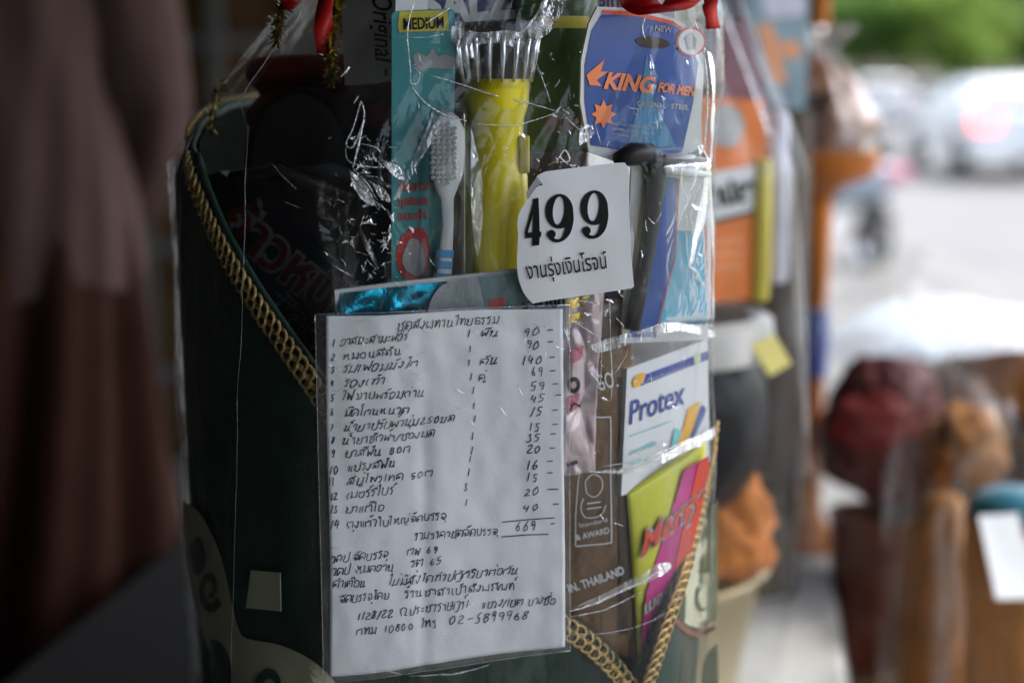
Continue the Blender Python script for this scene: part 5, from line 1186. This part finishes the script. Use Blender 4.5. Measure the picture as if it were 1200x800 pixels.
def crown_mesh(seed, n, rx, rz, m):
    r_ = random.Random(seed); v = []; f = []; cl = []
    for k in range(46):
        d = Vector((r_.gauss(0, 1), r_.gauss(0, 1), r_.gauss(0, 1))).normalized() * r_.uniform(.35, 1) ; cl.append((Vector((d.x * rx, d.y * rx, d.z * rz)), r_.uniform(.5, 1.1)))
    for k in range(n):
        c, cr0 = cl[int(r_.random() * len(cl))]; d = Vector((r_.gauss(0, .5), r_.gauss(0, .5), r_.gauss(0, .42))) * cr0
        p = c + d; a = Vector((r_.uniform(-1, 1), r_.uniform(-1, 1), r_.uniform(-.5, .5))).normalized() * r_.uniform(.10, .2); b = a.cross(Vector((r_.uniform(-1, 1), r_.uniform(-1, 1), 1))).normalized() * r_.uniform(.05, .1)
        i = len(v); v += [p - a, p + b, p + a, p - b]; f.append((i, i + 1, i + 2, i + 3))
    me = bpy.data.meshes.new('crown'); me.from_pydata([tuple(x) for x in v], [], f); me.update(); me.materials.append(m); return me
cms = [crown_mesh(1, 7000, 2.6, 2.1, M['leaf_mid']), crown_mesh(2, 7000, 2.4, 2.3, M['leaf_light']), crown_mesh(3, 6000, 2.2, 1.8, M['leaf_dark'])]
def tree(px_, y, h, ci, s_, lab):
    p = put(px_, y); t = thing('street_tree', p, lab, 'tree', 'trees along the far side of the street')
    rt = random.Random(int(px_ * 7 + y)); bm = bmesh.new(); tube_bm(bm, [p, p + Vector((.05, 0, h * .3)), p + Vector((-.05, .1, h * .75))], [.20 * s_, .15 * s_, .08 * s_], 10)
    for k in range(5):
        a = rt.uniform(0, 6.28); q = p + Vector((0, 0, h * rt.uniform(.35, .6))); tube_bm(bm, [q, q + Vector((math.cos(a) * s_ * .8, math.sin(a) * s_ * .8, s_ * .7)), q + Vector((math.cos(a) * s_ * 1.6, math.sin(a) * s_ * 1.6, s_ * 1.6))], [.07 * s_, .05 * s_, .02 * s_], 7)
    smooth(obj('trunk', bm, M['bark'], t))
    o = bpy.data.objects.new('crown', cms[ci]); COL.objects.link(o); o.parent = t; o.location = (0, 0, h); o.scale = (s_, s_, s_); o.rotation_euler = (0, 0, rt.uniform(0, 6.28))
for a in ((940, 62, 4.2, 0, 1.2, 'mid green street tree hidden largely behind the tray'), (1010, 56, 3.5, 0, .85, 'mid green street tree above the small far white car'), (1058, 62, 3.7, 2, .95, 'dark green street tree between two lighter ones, left of the hatchback'),
          (1112, 54, 3.5, 1, .85, 'light yellow green street tree at the left end of the white hatchback'), (1168, 57, 3.6, 2, 1.0, 'dark street tree straight above the red tail light'), (1228, 60, 4.0, 2, 1.2, 'dark spreading street tree at the right edge'), (1040, 82, 5.0, 0, 1.7, 'tall mid green street tree in the row behind'), (1130, 86, 5.4, 0, 1.9, 'tallest mid green street tree in the row behind'), (1195, 82, 5.2, 2, 1.7, 'tall dark street tree in the row behind'),
          (1300, 62, 4.4, 1, 1.6, 'light green street tree beyond the right edge'), (870, 74, 5.0, 2, 1.8, 'tall dark street tree behind the cellophane gather')): tree(*a)
def hedge_mesh():
    r_ = random.Random(9); v = []; f = []
    for k in range(9000):
        p = Vector((r_.uniform(-12, 14), r_.gauss(0, .35), abs(r_.gauss(0, .55)))); a = Vector((r_.uniform(-1, 1), r_.uniform(-1, 1), r_.uniform(-.5, 1))).normalized() * .14; b = a.cross(Vector((0, 1, .3))).normalized() * .08
        i = len(v); v += [p - a, p + b, p + a, p - b]; f.append((i, i + 1, i + 2, i + 3))
    return v, f
hv, hf = hedge_mesh(); hg = from_py_raw('hedge', hv, hf, M['leaf_dark'], None); hg.location = (17, 66, GZ); tag(hg, 'long low hedge at the foot of the street trees', 'hedge')

def shell(px_, y, ztop, zbot, r, seed, lab):
    c = at(px_, 600, y)
    def fn(u, v):
        a = 2 * math.pi * u; z = zbot + (ztop - zbot) * v; q = r * lerp_tab([(0, .9), (.1, 1), (.7, 1.02), (.85, .8), (.93, .35), (1, .5)], v)
        q *= 1 + .05 * noise.noise(Vector((math.cos(a) * 3, math.sin(a) * 3, v * 4 + seed))) - .10 * vor(Vector((math.cos(a) * 2.2, math.sin(a) * 2.2, v * 3 + seed))) + .10 * math.sin(a * 9) * max(0, v - .7)
        return Vector((c.x + q * math.cos(a), y + q * math.sin(a), z))
    t = thing('cellophane_wrap', (c.x, y, zbot), lab, 'wrap'); grid('wrap_film', fn, 120, 60, M['film_far'], t, closed=True)
shell(1026, 1.80, .90, BZ + .003, .108, 3, 'clear wrap round the maroon bundle and red brown pail')
shell(1108, 1.64, .80, BZ + .003, .072, 8, 'clear wrap round the amber folded robe')
shell(1194, 1.48, .76, BZ + .003, .082, 5, 'clear wrap round the amber pail with the teal lid')
